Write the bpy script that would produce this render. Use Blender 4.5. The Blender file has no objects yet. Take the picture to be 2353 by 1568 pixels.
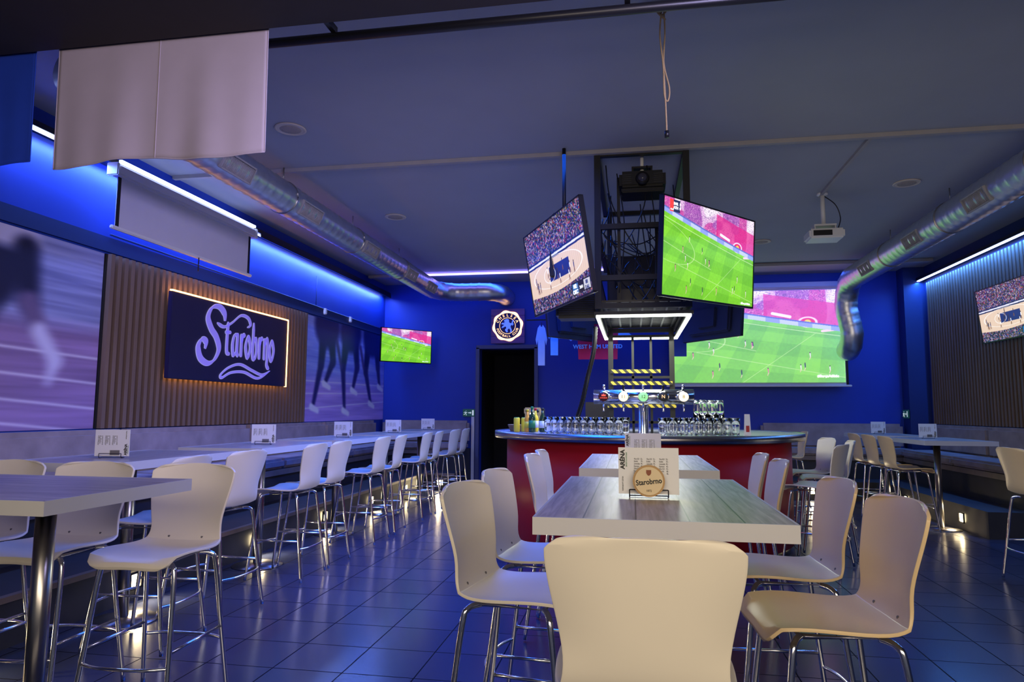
import bpy, bmesh, math, random
import numpy as np
from mathutils import Vector, Matrix
random.seed(4); rng=np.random.default_rng(4)
SC=bpy.context.scene; COL=SC.collection
SC.view_settings.view_transform='Standard'
SC.view_settings.look='None'
SC.view_settings.exposure=0.3

# ---------------------------------------------------------------- materials
def mat(name,col,rough=.5,metal=0,var=.12,scale=6,bump=0,emis=None,estr=0,trans=0,coat=0,stretch=(1,1,1),ior=1.45):
    m=bpy.data.materials.new(name);m.use_nodes=True;nt=m.node_tree
    b=nt.nodes['Principled BSDF'];N=nt.nodes.new;L=nt.links.new
    b.inputs['Roughness'].default_value=rough;b.inputs['Metallic'].default_value=metal
    b.inputs['IOR'].default_value=ior
    b.inputs['Transmission Weight'].default_value=trans;b.inputs['Coat Weight'].default_value=coat
    tc=N('ShaderNodeTexCoord');mp=N('ShaderNodeMapping');mp.inputs['Scale'].default_value=stretch
    nz=N('ShaderNodeTexNoise');nz.inputs['Scale'].default_value=scale;nz.inputs['Detail'].default_value=4
    L(tc.outputs['Object'],mp.inputs[0]);L(mp.outputs[0],nz.inputs['Vector'])
    mx=N('ShaderNodeMix');mx.data_type='RGBA'
    c=Vector(col)
    mx.inputs[6].default_value=(*(c*(1-var)),1);mx.inputs[7].default_value=(*[min(1,x*(1+var)) for x in c],1)
    L(nz.outputs['Fac'],mx.inputs[0]);L(mx.outputs[2],b.inputs['Base Color'])
    if bump:
        bp=N('ShaderNodeBump');bp.inputs['Strength'].default_value=bump;bp.inputs['Distance'].default_value=.01
        L(nz.outputs['Fac'],bp.inputs['Height']);L(bp.outputs[0],b.inputs['Normal'])
    if emis:
        b.inputs['Emission Color'].default_value=(*emis,1);b.inputs['Emission Strength'].default_value=estr
    return m
def emit(name,col,s): return mat(name,col,.5,emis=col,estr=s)
def attr_mat(name,emission=0,rough=.5):
    m=bpy.data.materials.new(name);m.use_nodes=True;nt=m.node_tree;b=nt.nodes['Principled BSDF']
    a=nt.nodes.new('ShaderNodeAttribute');a.attribute_name='Col'
    if emission:
        b.inputs['Base Color'].default_value=(.01,.01,.01,1);b.inputs['Roughness'].default_value=.3
        nt.links.new(a.outputs['Color'],b.inputs['Emission Color']);b.inputs['Emission Strength'].default_value=emission
    else:
        nt.links.new(a.outputs['Color'],b.inputs['Base Color']);b.inputs['Roughness'].default_value=rough
    return m
def tile_mat():
    m=bpy.data.materials.new('floor_tile');m.use_nodes=True;nt=m.node_tree;b=nt.nodes['Principled BSDF'];N=nt.nodes.new;L=nt.links.new
    tc=N('ShaderNodeTexCoord');br=N('ShaderNodeTexBrick');br.offset=0;br.squash=1
    br.inputs['Scale'].default_value=1;br.inputs['Brick Width'].default_value=.40;br.inputs['Row Height'].default_value=.40
    br.inputs['Mortar Size'].default_value=.004;br.inputs['Mortar Smooth'].default_value=.1
    br.inputs['Color1'].default_value=(.030,.040,.080,1);br.inputs['Color2'].default_value=(.044,.054,.100,1);br.inputs['Mortar'].default_value=(.008,.008,.014,1)
    L(tc.outputs['Object'],br.inputs['Vector'])
    nz=N('ShaderNodeTexNoise');nz.inputs['Scale'].default_value=1.3;nz.inputs['Detail'].default_value=3;L(tc.outputs['Object'],nz.inputs['Vector'])
    mr=N('ShaderNodeMapRange');mr.inputs['To Min'].default_value=.17;mr.inputs['To Max'].default_value=.27;L(nz.outputs['Fac'],mr.inputs['Value'])
    ad=N('ShaderNodeMath');ad.operation='MULTIPLY_ADD';L(br.outputs['Fac'],ad.inputs[0]);ad.inputs[1].default_value=.5;L(mr.outputs[0],ad.inputs[2]);L(ad.outputs[0],b.inputs['Roughness'])
    L(br.outputs['Color'],b.inputs['Base Color'])
    sp=N('ShaderNodeMath');sp.operation='MULTIPLY_ADD';L(br.outputs['Fac'],sp.inputs[0]);sp.inputs[1].default_value=-.45;sp.inputs[2].default_value=.5;L(sp.outputs[0],b.inputs['Specular IOR Level'])
    return m
def plank_mat():
    m=bpy.data.materials.new('whitewashed_planks');m.use_nodes=True;nt=m.node_tree;b=nt.nodes['Principled BSDF'];N=nt.nodes.new;L=nt.links.new
    tc=N('ShaderNodeTexCoord');mp=N('ShaderNodeMapping');mp.inputs['Rotation'].default_value=(0,0,math.pi/2);mp.inputs['Location'].default_value=(5,.075,0)
    L(tc.outputs['Object'],mp.inputs[0])
    br=N('ShaderNodeTexBrick');br.offset=0;br.inputs['Scale'].default_value=1;br.inputs['Brick Width'].default_value=20;br.inputs['Row Height'].default_value=.155
    br.inputs['Mortar Size'].default_value=.0026;br.inputs['Color1'].default_value=(.44,.37,.31,1);br.inputs['Color2'].default_value=(.54,.46,.39,1);br.inputs['Mortar'].default_value=(.04,.03,.025,1)
    L(mp.outputs[0],br.inputs['Vector'])
    m2=N('ShaderNodeMapping');m2.inputs['Scale'].default_value=(38,2.2,1);L(tc.outputs['Object'],m2.inputs[0])
    nz=N('ShaderNodeTexNoise');nz.inputs['Scale'].default_value=1.6;nz.inputs['Detail'].default_value=8;nz.inputs['Distortion'].default_value=.6;L(m2.outputs[0],nz.inputs['Vector'])
    cr=N('ShaderNodeValToRGB');cr.color_ramp.elements[0].position=.3;cr.color_ramp.elements[0].color=(.42,.36,.32,1);cr.color_ramp.elements[1].position=.65;cr.color_ramp.elements[1].color=(1,1,1,1)
    L(nz.outputs['Fac'],cr.inputs[0])
    mx=N('ShaderNodeMix');mx.data_type='RGBA';mx.blend_type='MULTIPLY';mx.inputs[0].default_value=.9
    L(br.outputs['Color'],mx.inputs[6]);L(cr.outputs[0],mx.inputs[7]);L(mx.outputs[2],b.inputs['Base Color'])
    b.inputs['Roughness'].default_value=.33
    return m
def stripe_mat(name,c1,c2,k):
    m=bpy.data.materials.new(name);m.use_nodes=True;nt=m.node_tree;b=nt.nodes['Principled BSDF'];N=nt.nodes.new;L=nt.links.new
    tc=N('ShaderNodeTexCoord');sp=N('ShaderNodeSeparateXYZ');L(tc.outputs['Object'],sp.inputs[0])
    a=N('ShaderNodeMath');a.operation='ADD';L(sp.outputs[0],a.inputs[0]);L(sp.outputs[2],a.inputs[1])
    u=N('ShaderNodeMath');u.operation='MULTIPLY';u.inputs[1].default_value=k;L(a.outputs[0],u.inputs[0])
    f=N('ShaderNodeMath');f.operation='FRACT';L(u.outputs[0],f.inputs[0])
    g=N('ShaderNodeMath');g.operation='GREATER_THAN';g.inputs[1].default_value=.5;L(f.outputs[0],g.inputs[0])
    mx=N('ShaderNodeMix');mx.data_type='RGBA';mx.inputs[6].default_value=(*c1,1);mx.inputs[7].default_value=(*c2,1);L(g.outputs[0],mx.inputs[0]);L(mx.outputs[2],b.inputs['Base Color'])
    return m

M_FLOOR=tile_mat();M_PLANK=plank_mat()
M_CEIL=mat('ceiling_paint',(.34,.35,.40),.85,var=.06,scale=2)
M_BEAM=mat('dark_beam',(.03,.024,.028),.8)
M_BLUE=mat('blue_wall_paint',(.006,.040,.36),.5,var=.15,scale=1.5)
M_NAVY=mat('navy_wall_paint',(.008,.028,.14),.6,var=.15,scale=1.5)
M_BLACK=mat('black_plastic',(.008,.008,.010),.35)
M_BLKM=mat('black_steel',(.014,.014,.016),.45,.3)
M_CHROME=mat('chrome',(.80,.80,.82),.16,1,var=.03)
M_STEEL=mat('brushed_steel',(.42,.40,.38),.28,1,var=.15,scale=30,stretch=(1,1,.1))
M_DUCT=mat('galvanised_duct',(.66,.67,.72),.36,1,var=.15,scale=12)
M_WHITE=mat('white_plastic',(.78,.71,.57),.38,var=.03)
M_PLWHITE=mat('equipment_white',(.72,.72,.72),.4,var=.03)
M_WHITEWARM=mat('white_plastic_warm_lit',(.74,.55,.30),.36,var=.04)  # same white chair plastic, with warm light painted into the base colour
M_EDGE=mat('white_edge_band',(.55,.54,.54),.4,var=.04)
M_SLAT=mat('wood_slat',(.19,.125,.09),.6,var=.35,scale=8,stretch=(1,1,.15))
M_SLATBACK=mat('slat_backing',(.012,.010,.010),.8)
M_VELVET=mat('grey_velvet',(.30,.25,.26),.9,var=.45,scale=5)
M_RISER=mat('dark_riser',(.03,.03,.035),.6,var=.3)
M_STEPWOOD=mat('step_edge_wood',(.20,.15,.12),.5,var=.3)
M_RED=mat('red_bar_front',(.42,.010,.018),.45,var=.15,scale=3)
M_GLASS=mat('clear_glass',(1,1,1),.02,trans=1,var=0)
M_CARD=mat('white_card',(.75,.75,.75),.5,var=.02)
M_INK=mat('black_ink',(.02,.02,.02),.6)
M_INKG=mat('grey_ink',(.16,.15,.15),.6)
M_KORK=mat('coaster_wood',(.45,.28,.12),.6,var=.25,scale=15)
M_KORKL=mat('coaster_light',(.72,.58,.36),.6,var=.1)
M_GREEN=mat('emblem_green',(.02,.2,.06),.5)
M_FLAG=mat('white_flag_cloth',(.48,.41,.48),.9,var=.08,scale=5)
M_FLAGB=mat('blue_flag_cloth',(.01,.05,.42),.9,var=.15,scale=4)
M_LEDB=emit('blue_led',(.45,.55,1),7)
M_LEDP=emit('violet_led',(.28,.22,1),6)
M_LEDW=emit('white_led',(.95,1,.85),7)
M_LEDO=emit('orange_led',(1,.45,.10),9)
M_WARM=emit('warm_lamp',(1,.80,.45),18)
M_LILAC=mat('lilac_letter_face',(.22,.17,.60),.4,emis=(.22,.18,.75),estr=.5)
M_OUTL=mat('letter_outline',(.4,.38,.75),.4,emis=(.45,.45,.9),estr=.35)
M_SIGNB=mat('navy_sign_board',(.016,.012,.06),.45)
M_ROPE=mat('jute_rope',(.35,.25,.13),.9,bump=.4,scale=60)
M_SCREENW=mat('projection_cloth',(.60,.58,.66),.9,var=.03)
M_TRUNK=mat('pale_trunking',(.34,.32,.33),.6)
M_BLUEFAB=mat('royal_blue_cloth',(.02,.05,.35),.9)
M_CLARET=mat('claret_cloth',(.40,.01,.06),.9)
M_SKY=mat('sky_blue_cloth',(.15,.4,.75),.8)
M_SILV=mat('white_cloth',(.35,.40,.52),.9)
M_YEL=mat('yellow_plastic',(.8,.6,.03),.4)
M_ORG=mat('orange_juice',(.85,.35,.03),.3)
M_DGLASS=mat('dark_bottle_glass',(.02,.05,.02),.08,var=.05)
M_WICK=mat('wicker',(.3,.18,.08),.8,bump=.8,scale=60,var=.5)
M_HAZ=stripe_mat('hazard_stripes',(.55,.42,.04),(.01,.01,.01),11)
M_DOORF=mat('door_frame_paint',(.08,.09,.18),.5)
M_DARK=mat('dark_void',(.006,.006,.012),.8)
M_TOPG=mat('bar_top_laminate',(.30,.31,.34),.22,var=.1)

# ---------------------------------------------------------------- mesh helpers
def reg(o,label=None,cat=None,group=None,parent=None,kind=None):
    COL.objects.link(o) if o.name not in COL.objects else None
    if parent: o.parent=parent
    if label:o['label']=label
    if cat:o['category']=cat
    if group:o['group']=group
    if kind:o['kind']=kind
    return o
def mk(name,vs,fs,m,smooth=False,**k):
    me=bpy.data.meshes.new(name);me.from_pydata([tuple(v) for v in vs],[],fs);me.update()
    if smooth: me.polygons.foreach_set('use_smooth',[True]*len(me.polygons))
    if m: me.materials.append(m)
    o=bpy.data.objects.new(name,me);return reg(o,**k)
def from_bm(name,bm,m,smooth=False,**k):
    me=bpy.data.meshes.new(name);bm.to_mesh(me);bm.free()
    if smooth: me.polygons.foreach_set('use_smooth',[True]*len(me.polygons))
    for x in (m if isinstance(m,list) else [m]): me.materials.append(x)
    return reg(bpy.data.objects.new(name,me),**k)
def bbox(bm,c,s,mi=0,R=None,bev=0):
    r=bmesh.ops.create_cube(bm,size=1)
    M=Matrix.Translation(c)@(R.to_4x4() if R else Matrix())@Matrix.Diagonal((*s,1))
    bmesh.ops.transform(bm,matrix=M,verts=r['verts'])
    fs={f for v in r['verts'] for f in v.link_faces}
    for f in fs:f.material_index=mi
    if bev:
        es={e for f in fs for e in f.edges}
        bmesh.ops.bevel(bm,geom=list(es),offset=bev,segments=2,affect='EDGES')
def box(name,c,s,m,bev=0,loc=None,R=None,**k):
    bm=bmesh.new();bbox(bm,(0,0,0) if loc is None else c,s,0,R,bev)
    o=from_bm(name,bm,m,**k);o.location=c if loc is None else loc;return o
def boxes(name,lst,m,bev=0,loc=(0,0,0),**k):
    bm=bmesh.new()
    for c,s in lst:bbox(bm,c,s,0,None,bev)
    o=from_bm(name,bm,m,**k);o.location=loc;return o
def empty(name,loc,label,cat,group=None,rot=0):
    o=bpy.data.objects.new(name,None);o.empty_display_size=.1;o.location=loc;o.rotation_euler=(0,0,rot)
    return reg(o,label,cat,group)
def smooth_path(pts,n=8,closed=False):
    P=[Vector(p) for p in pts];out=[]
    N=len(P)
    for i in range(N if closed else N-1):
        if closed:a,b,c,d=P[i-1],P[i],P[(i+1)%N],P[(i+2)%N]
        else:a,b,c,d=P[max(i-1,0)],P[i],P[i+1],P[min(i+2,N-1)]
        for j in range(n):
            t=j/n
            out.append(.5*((2*b)+(c-a)*t+(2*a-5*b+4*c-d)*t*t+(3*b-a-3*c+d)*t**3))
    if not closed: out.append(P[-1])
    return out
def tube_geo(path,rad,seg=10,closed=False,cap=True,v0=0):
    P=[Vector(p) for p in path];n=len(P)
    if not hasattr(rad,'__len__'):rad=[rad]*n
    vs=[];fs=[]
    T=[]
    for i in range(n):
        if closed:t=P[(i+1)%n]-P[i-1]
        else:t=P[min(i+1,n-1)]-P[max(i-1,0)]
        T.append(t.normalized())
    ref=Vector((0,0,1)) if abs(T[0].z)<.9 else Vector((1,0,0))
    u=T[0].cross(ref).normalized()
    for i in range(n):
        u=(u-T[i]*u.dot(T[i])).normalized();w=T[i].cross(u)
        for j in range(seg):
            a=2*math.pi*j/seg;vs.append(P[i]+(u*math.cos(a)+w*math.sin(a))*rad[i])
    for i in range(n if closed else n-1):
        for j in range(seg):
            a=i*seg+j;b=i*seg+(j+1)%seg;c=((i+1)%n)*seg+(j+1)%seg;d=((i+1)%n)*seg+j
            fs.append(tuple(v0+q for q in(a,b,c,d)))
    if cap and not closed:
        fs.append(tuple(v0+j for j in range(seg))[::-1]);fs.append(tuple(v0+(n-1)*seg+j for j in range(seg)))
    return vs,fs
def tubes(name,lst,m,seg=10,**k):
    V=[];Fc=[]
    for it in lst:
        p,r=it[0],it[1];cl=it[2] if len(it)>2 else False
        v,f=tube_geo(p,r,seg,cl,True,len(V));V+=v;Fc+=f
    return mk(name,V,Fc,m,True,**k)
def lathe(name,prof,m,seg=24,smooth=True,**k):
    vs=[];fs=[]
    for r,z in prof:
        for j in range(seg):
            a=2*math.pi*j/seg;vs.append((r*math.cos(a),r*math.sin(a),z))
    for i in range(len(prof)-1):
        for j in range(seg):
            fs.append((i*seg+j,i*seg+(j+1)%seg,(i+1)*seg+(j+1)%seg,(i+1)*seg+j))
    fs.append(tuple(range(seg))[::-1]);fs.append(tuple((len(prof)-1)*seg+j for j in range(seg)))
    o=mk(name,vs,fs,m,smooth,**k)
    if smooth:
        o.data.polygons[len(fs)-1].use_smooth=False;o.data.polygons[len(fs)-2].use_smooth=False
    return o
def text(name,body,size,m,M,ext=.001,align='CENTER',bold=0,sx=1,**k):
    cu=bpy.data.curves.new('t','FONT');cu.body=body;cu.size=size;cu.extrude=ext;cu.align_x=align;cu.align_y='CENTER';cu.offset=bold;cu.resolution_u=3
    t=bpy.data.objects.new('t',cu);COL.objects.link(t);dg=bpy.context.evaluated_depsgraph_get()
    me=bpy.data.meshes.new_from_object(t.evaluated_get(dg));bpy.data.objects.remove(t)
    me.materials.clear();me.materials.append(m)
    me.transform(Matrix.Diagonal((sx,1,1,1)))
    o=bpy.data.objects.new(name,me);o.matrix_world=M;reg(o,**k);return o
def dup(root,loc,rot,label=None,mats=None,group=None,name=None):
    def cp(o,par):
        c=o.copy();COL.objects.link(c)
        if par:c.parent=par
        for ch in o.children:cp(ch,c)
        return c
    c=cp(root,None);c.location=loc;c.rotation_euler=(0,0,rot)
    if label:c['label']=label
    if group:c['group']=group
    return c

# ---------------------------------------------------------------- painted surfaces (vertex colour)
def lin(a):
    a=np.clip(a,0,1);return np.where(a<=.04045,a/12.92,((a+.055)/1.055)**2.4)
def vn(H,W,gh,gw):
    g=rng.random((gh+2,gw+2));y=np.linspace(0,gh,H);x=np.linspace(0,gw,W)
    yi=y.astype(int);xi=x.astype(int);fy=(y-yi)[:,None];fx=(x-xi)[None]
    fy=fy*fy*(3-2*fy);fx=fx*fx*(3-2*fx)
    a=g[yi][:,xi];b=g[yi][:,xi+1];c=g[yi+1][:,xi];d=g[yi+1][:,xi+1]
    return (a*(1-fx)+b*fx)*(1-fy)+(c*(1-fx)+d*fx)*fy
class Img:
    def __init__(s,W,H,col=(0,0,0)):
        s.W,s.H=W,H;s.asp=W/H;s.a=np.ones((H,W,3))*np.array(col)
        s.x,s.y=np.meshgrid(np.linspace(0,1,W),np.linspace(0,1,H))
    def mask(s,m,col):
        m=np.clip(m,0,1)[...,None];s.a=s.a*(1-m)+np.array(col)*m
    def cap(s,p,q,r0,r1,col,soft=.004,al=1):
        X=s.x*s.asp;Y=s.y;px,py=p[0]*s.asp,p[1];qx,qy=q[0]*s.asp,q[1]
        dx,dy=qx-px,qy-py;L=dx*dx+dy*dy+1e-9
        t=np.clip(((X-px)*dx+(Y-py)*dy)/L,0,1);d=np.hypot(X-px-t*dx,Y-py-t*dy)-(r0+(r1-r0)*t)
        s.mask(al*np.clip(.5-d/soft,0,1),col)
    def ell(s,c,rx,ry,col,soft=.2,al=1):
        d=np.hypot((s.x-c[0])*s.asp/rx,(s.y-c[1])/ry);s.mask(al*np.clip((1-d)/soft+.5,0,1),col)
    def rect(s,x0,y0,x1,y1,col): s.mask(((s.x>=x0)&(s.x<=x1)&(s.y>=y0)&(s.y<=y1)).astype(float),col)
    def blur(s,n):
        acc=np.zeros_like(s.a)
        for k in range(-n,n+1):acc+=s.a[:,np.clip(np.arange(s.W)+k,0,s.W-1)]
        s.a=acc/(2*n+1)
    def mesh(s,name):
        W,H=s.W,s.H;me=bpy.data.meshes.new(name)
        v=np.zeros((H*W,3));v[:,0]=(s.x-.5).ravel();v[:,2]=(.5-s.y).ravel()
        i=np.arange(H*W).reshape(H,W)
        q=np.stack([i[1:,:-1],i[1:,1:],i[:-1,1:],i[:-1,:-1]],-1).reshape(-1,4)
        me.from_pydata(v.tolist(),[],q.tolist())
        at=me.color_attributes.new('Col','FLOAT_COLOR','POINT')
        c=np.ones((H*W,4));c[:,:3]=lin(s.a.reshape(-1,3));at.data.foreach_set('color',c.ravel());me.update();return me
def soccer():
    I=Img(440,248,(.35,.7,.15));H,W=248,440;x,y=I.x,I.y
    yb=.15+.36*x-.05*x*x
    d=y-yb
    s1=np.sin(10*np.log(1.0+6*np.clip(d,0,2))+2*x);s2=np.sin((x*1.0+y*.75)*26/(.7+y*.5))
    I.a[...,0]=.42+.045*(s1>0)+.045*(s2>0);I.a[...,1]=.72+.05*(s1>0)+.05*(s2>0);I.a[...,2]=.16+.03*(s1>0)
    I.a*=(.97+.06*vn(H,W,60,100))[...,None]
    w=(.85,.93,.75)
    I.mask(np.clip(1-abs(d-.05)/.005,0,1),w)
    e=np.hypot((x-.02)/.3,(d-.28)/.2);I.mask(np.clip(1-abs(e-1)/.02,0,1)*.7*(d>.05),w)
    I.mask(np.clip(1-abs(d-.30-.08*x)/.005,0,1)*(x<.5)*.8,w)
    I.mask(np.clip(1-abs((x-.86)+(y-.45)*.8)/.004,0,1)*(d>.05)*.7,w)
    I.mask(np.clip(1-abs(y-(.62+.33*x))/.005,0,1)*(x>.15)*.7,w)
    st=d<0
    I.mask(st,(.86,.70,.86))
    n=vn(H,W,6,9);n2=vn(H,W,120,220);n3=vn(H,W,4,6)
    I.mask(st*np.clip((n-.48)*12,0,1),(.95,.90,.94));I.mask(st*np.clip((n3-.6)*20,0,1),(.80,.30,.64));I.mask(st*np.clip((.28-n)*20,0,1),(.66,.36,.70))
    rows=(np.sin((d-.1*x)*260)>.3)
    I.mask(st*rows*.16,(.5,.3,.6));I.mask(st*(n2>.74)*.4,(.25,.2,.4));I.mask(st*(n2<.2)*.5,(1,.95,.9))
    I.mask(st*(x>.55)*(d>-.30)*(d<-.06)*.70,(.84,.14,.50))
    I.ell((.80,.35),.10,.06,(.93,.85,.93),.12);I.ell((.80,.35),.075,.045,(.86,.08,.4),.15);I.ell((.80,.35),.035,.028,(.9,.8,.2),.2)
    I.cap((.60,.25),(.70,.29),.016,.016,(.95,.9,1));I.cap((.88,.45),(.99,.43),.012,.012,(.95,.8,.9))
    I.mask((d<0)&(d>-.045),(.74,.78,.92));I.mask((d<0)&(d>-.045)&(np.sin(x*34)>.2),(.56,.62,.90));I.mask((d<-.045)&(d>-.06),(.35,.42,.75))
    for i in range(17):
        px=random.uniform(.05,.95);py=random.uniform(.3,.93)
        if py<.25+.36*px: py=.3+.36*px+.1
        c=random.choice([(.12,.1,.3),(.9,.85,.9),(.85,.4,.6)]);h=.022+.022*py
        I.cap((px,py),(px+.002,py+h),.006,.004,c);I.cap((px+.002,py+h),(px-.004,py+h*1.7),.004,.003,(.9,.75,.7));I.ell((px,py-.01),.006,.007,(.3,.2,.15))
    return I
def basket():
    I=Img(400,225,(.1,.1,.16));H,W=225,400;x,y=I.x,I.y
    n=vn(H,W,56,90);n2=vn(H,W,90,150);n3=vn(H,W,60,110)
    I.a=np.stack([.08+.50*(n>.55)*n2,.10+.42*(n2>.55)*n,.22+.5*(n3>.5)*n2],-1)
    I.mask((n3>.76),(.65,.6,.65));I.mask((vn(H,W,70,110)>.84),(.7,.2,.25))
    yt=.42-.03*x;yb2=.80-.06*x
    court=(y>yt)&(y<yb2+.06*np.sin(3*x))
    I.mask(court,(.86,.76,.68));I.mask(court*(np.sin(x*220)>.5)*.12,(.6,.5,.4))
    I.mask((abs(y-yt)<.035)&(x<1),(.08,.12,.3));I.mask((abs(y-yt)<.012),(.85,.85,.95))
    I.mask(court&(x>.38)&(x<.72)&(y>.52)&(y<.70+.0*x),(.08,.14,.42));I.mask(np.clip(1-abs(np.hypot((x-.38)/.1,(y-.61)/.09)-1)/.08,0,1)*court,(.95,.95,.95))
    I.mask(np.clip(1-abs(np.hypot((x-.5)/.42,(y-.6)/.17)-1)/.03,0,1)*court,(.95,.95,.95))
    for i in range(14):
        px=random.uniform(.08,.92);py=random.uniform(.47,.68);c=random.choice([(.92,.92,.95),(.1,.15,.4),(.15,.12,.15)])
        I.cap((px,py),(px,py+.05),.011,.009,c);I.cap((px,py+.05),(px+.008,py+.1),.007,.005,(.45,.3,.22));I.cap((px,py+.05),(px-.009,py+.1),.007,.005,(.45,.3,.22));I.ell((px,py-.022),.011,.013,(.3,.2,.15))
    I.rect(.70,.83,.985,.96,(.04,.05,.09));I.rect(.71,.84,.80,.95,(.1,.35,.6));I.rect(.885,.84,.975,.95,(.75,.75,.8))
    return I
def streaks(H,W,a,b): return .6*vn(H,W,a,b)+.4*vn(H,W,a*3,b*2)
def mural1():
    W,H=330,184;I=Img(W,H);x,y=I.x,I.y
    s=streaks(H,W,28,3)
    top=np.stack([.42+.30*s,.44+.30*s,.66+.28*s],-1);bot=np.stack([.50+.2*s,.40+.17*s,.58+.22*s],-1)
    k=np.clip((y-.40)/.10,0,1)[...,None];I.a=top*(1-k)+bot*k
    for yy,sl in((.58,.06),(.70,.10),(.82,.14),(.93,.18)):I.mask(np.clip(1-abs(y-yy-sl*(x-.5))/.012,0,1)*.8,(.95,.92,1))
    D=(.12,.12,.26);S=(.32,.25,.36);P=(.86,.84,.98)
    I.cap((.50,-.10),(.60,.22),.26,.20,D,.08);I.cap((.62,.16),(.58,.42),.17,.11,D,.06)
    I.cap((.60,.00),(.72,.04),.10,.07,P,.06)
    I.cap((.58,.42),(.50,.66),.10,.06,S,.05);I.cap((.50,.66),(.38,.80),.06,.035,S,.05);I.cap((.38,.80),(.35,.88),.05,.02,P,.04)
    I.cap((.72,.10),(.74,.36),.075,.06,D,.05);I.cap((.74,.36),(.78,.50),.06,.05,(.45,.38,.55),.04);I.cap((.78,.50),(.84,.64),.05,.04,P,.04);I.cap((.84,.64),(.82,.76),.045,.015,P,.04)
    I.cap((.20,-.05),(.24,.5),.12,.08,D,.08)
    I.blur(6);return I
def mural2():
    W,H=360,176;I=Img(W,H);x,y=I.x,I.y
    s=streaks(H,W,26,4)
    top=np.stack([.42+.3*s,.48+.3*s,.9+.1*s],-1);bot=np.stack([.62+.22*s,.52+.2*s,.84+.16*s],-1)
    k=np.clip((y-.5)/.2,0,1)[...,None];I.a=top*(1-k)+bot*k
    for yy,sl in((.62,-.02),(.74,-.05),(.88,-.09)):I.mask(np.clip(1-abs(y-yy-sl*x)/.012,0,1)*.8,(.95,.94,1))
    D=(.09,.11,.34)
    def leg(hx,kx,ky,fx,fy,sh=True):
        I.cap((hx,.0),(kx,ky),.10,.06,D,.035);I.cap((kx,ky),(fx,fy),.055,.03,(.16,.15,.42),.03)
        if sh:I.cap((fx-.02,fy+.01),(fx+.05,fy+.05),.035,.025,(.95,.95,1),.02)
    leg(.20,.17,.45,.10,.85);leg(.26,.30,.40,.22,.62);leg(.47,.42,.45,.45,.88);leg(.55,.60,.42,.55,.66);leg(.76,.72,.45,.80,.80);leg(.86,.90,.38,.93,.6)
    for hx in(.23,.51,.81):I.ell((hx,.06),.28,.22,(.11,.12,.40),.3)
    I.cap((.34,.2),(.40,.45),.03,.025,(.3,.25,.5),.02);I.cap((.64,.2),(.69,.42),.03,.025,(.3,.25,.5),.02)
    I.blur(3);return I
ME_SOC=soccer().mesh('football_picture');ME_BAS=basket().mesh('basketball_picture')
M_SCR=attr_mat('tv_picture',1.0);M_MURAL=attr_mat('mural_print',0,.45)
ME_SOC.materials.append(M_SCR);ME_BAS.materials.append(M_SCR)
ME_PROJ=ME_SOC.copy();ME_PROJ.materials.clear()
mp_=attr_mat('projected_picture',.95);mp_.node_tree.nodes['Principled BSDF'].inputs['Base Color'].default_value=(.4,.4,.43,1);mp_.node_tree.nodes['Principled BSDF'].inputs['Roughness'].default_value=.9
ME_PROJ.materials.append(mp_)

# ---------------------------------------------------------------- ROOM
XL,XR,YB,ZC=-4.9,5.0,13.0,3.92
def struct(name,c,s,m,**k):
    return box(name,c,s,m,kind='structure',**k)
struct('floor',(0.05,6,-.05),(10.3,15.2,.1),M_FLOOR)
struct('ceiling',(0.05,6,ZC+.05),(10.3,15.2,.1),M_CEIL)
struct('wall_left',(XL-.1,6,ZC/2),(.2,15.2,ZC),M_BLUE)
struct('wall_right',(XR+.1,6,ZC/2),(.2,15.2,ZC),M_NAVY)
boxes('wall_back',[(((-2.93+XL)/2,YB+.1,ZC/2),(-2.93-XL,.2,ZC)),((-2.385,YB+.1,(ZC+2.6)/2),(1.09,.2,ZC-2.6)),(((XR-1.84)/2,YB+.1,ZC/2),(XR+1.84,.2,ZC))],M_BLUE,kind='structure')
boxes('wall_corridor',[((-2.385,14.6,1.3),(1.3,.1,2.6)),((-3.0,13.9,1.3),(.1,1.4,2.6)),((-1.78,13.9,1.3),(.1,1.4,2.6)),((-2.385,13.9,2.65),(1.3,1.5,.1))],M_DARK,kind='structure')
boxes('trim_1',[((-2.96,12.97,1.3),(.07,.08,2.64)),((-1.81,12.97,1.3),(.07,.08,2.64)),((-2.385,12.97,2.635),(1.2,.08,.07))],M_DOORF,kind='structure')
struct('trim_2',(0.05,6.45,3.90),(9.85,.05,.04),M_TRUNK)
struct('trim_3',(0.05,1.0,3.76),(9.85,4.9,.32),M_BEAM)
struct('trim_4',(-4.83,8.4,3.72),(.13,9.1,.05),M_BLACK)
struct('trim_12',(-4.765,10.5,3.675),(.012,4.9,.06),M_BLACK)
struct('trim_5',(4.93,9.0,3.70),(.13,7.9,.05),M_BLACK)
struct('trim_6',(0,12.0,3.89),(9.7,.10,.05),M_TRUNK)
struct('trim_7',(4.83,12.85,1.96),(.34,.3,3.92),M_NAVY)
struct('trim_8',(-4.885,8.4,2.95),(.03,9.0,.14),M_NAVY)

# platforms
boxes('trim_9',[((-4.265,6.5,.15),(1.27,13,.3)),((-3.36,12.4,.15),(.54,1.2,.3))],M_RISER,kind='structure')
boxes('trim_10',[((-3.64,6.2,.285),(.05,12.2,.035)),((-3.36,11.80,.285),(.54,.05,.035))],M_STEPWOOD,kind='structure')
boxes('trim_11',[((4.45,10.8,.15),(1.1,4.4,.3)),((3.05,12.4,.15),(1.7,1.2,.3))],M_RISER,kind='structure')

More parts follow.
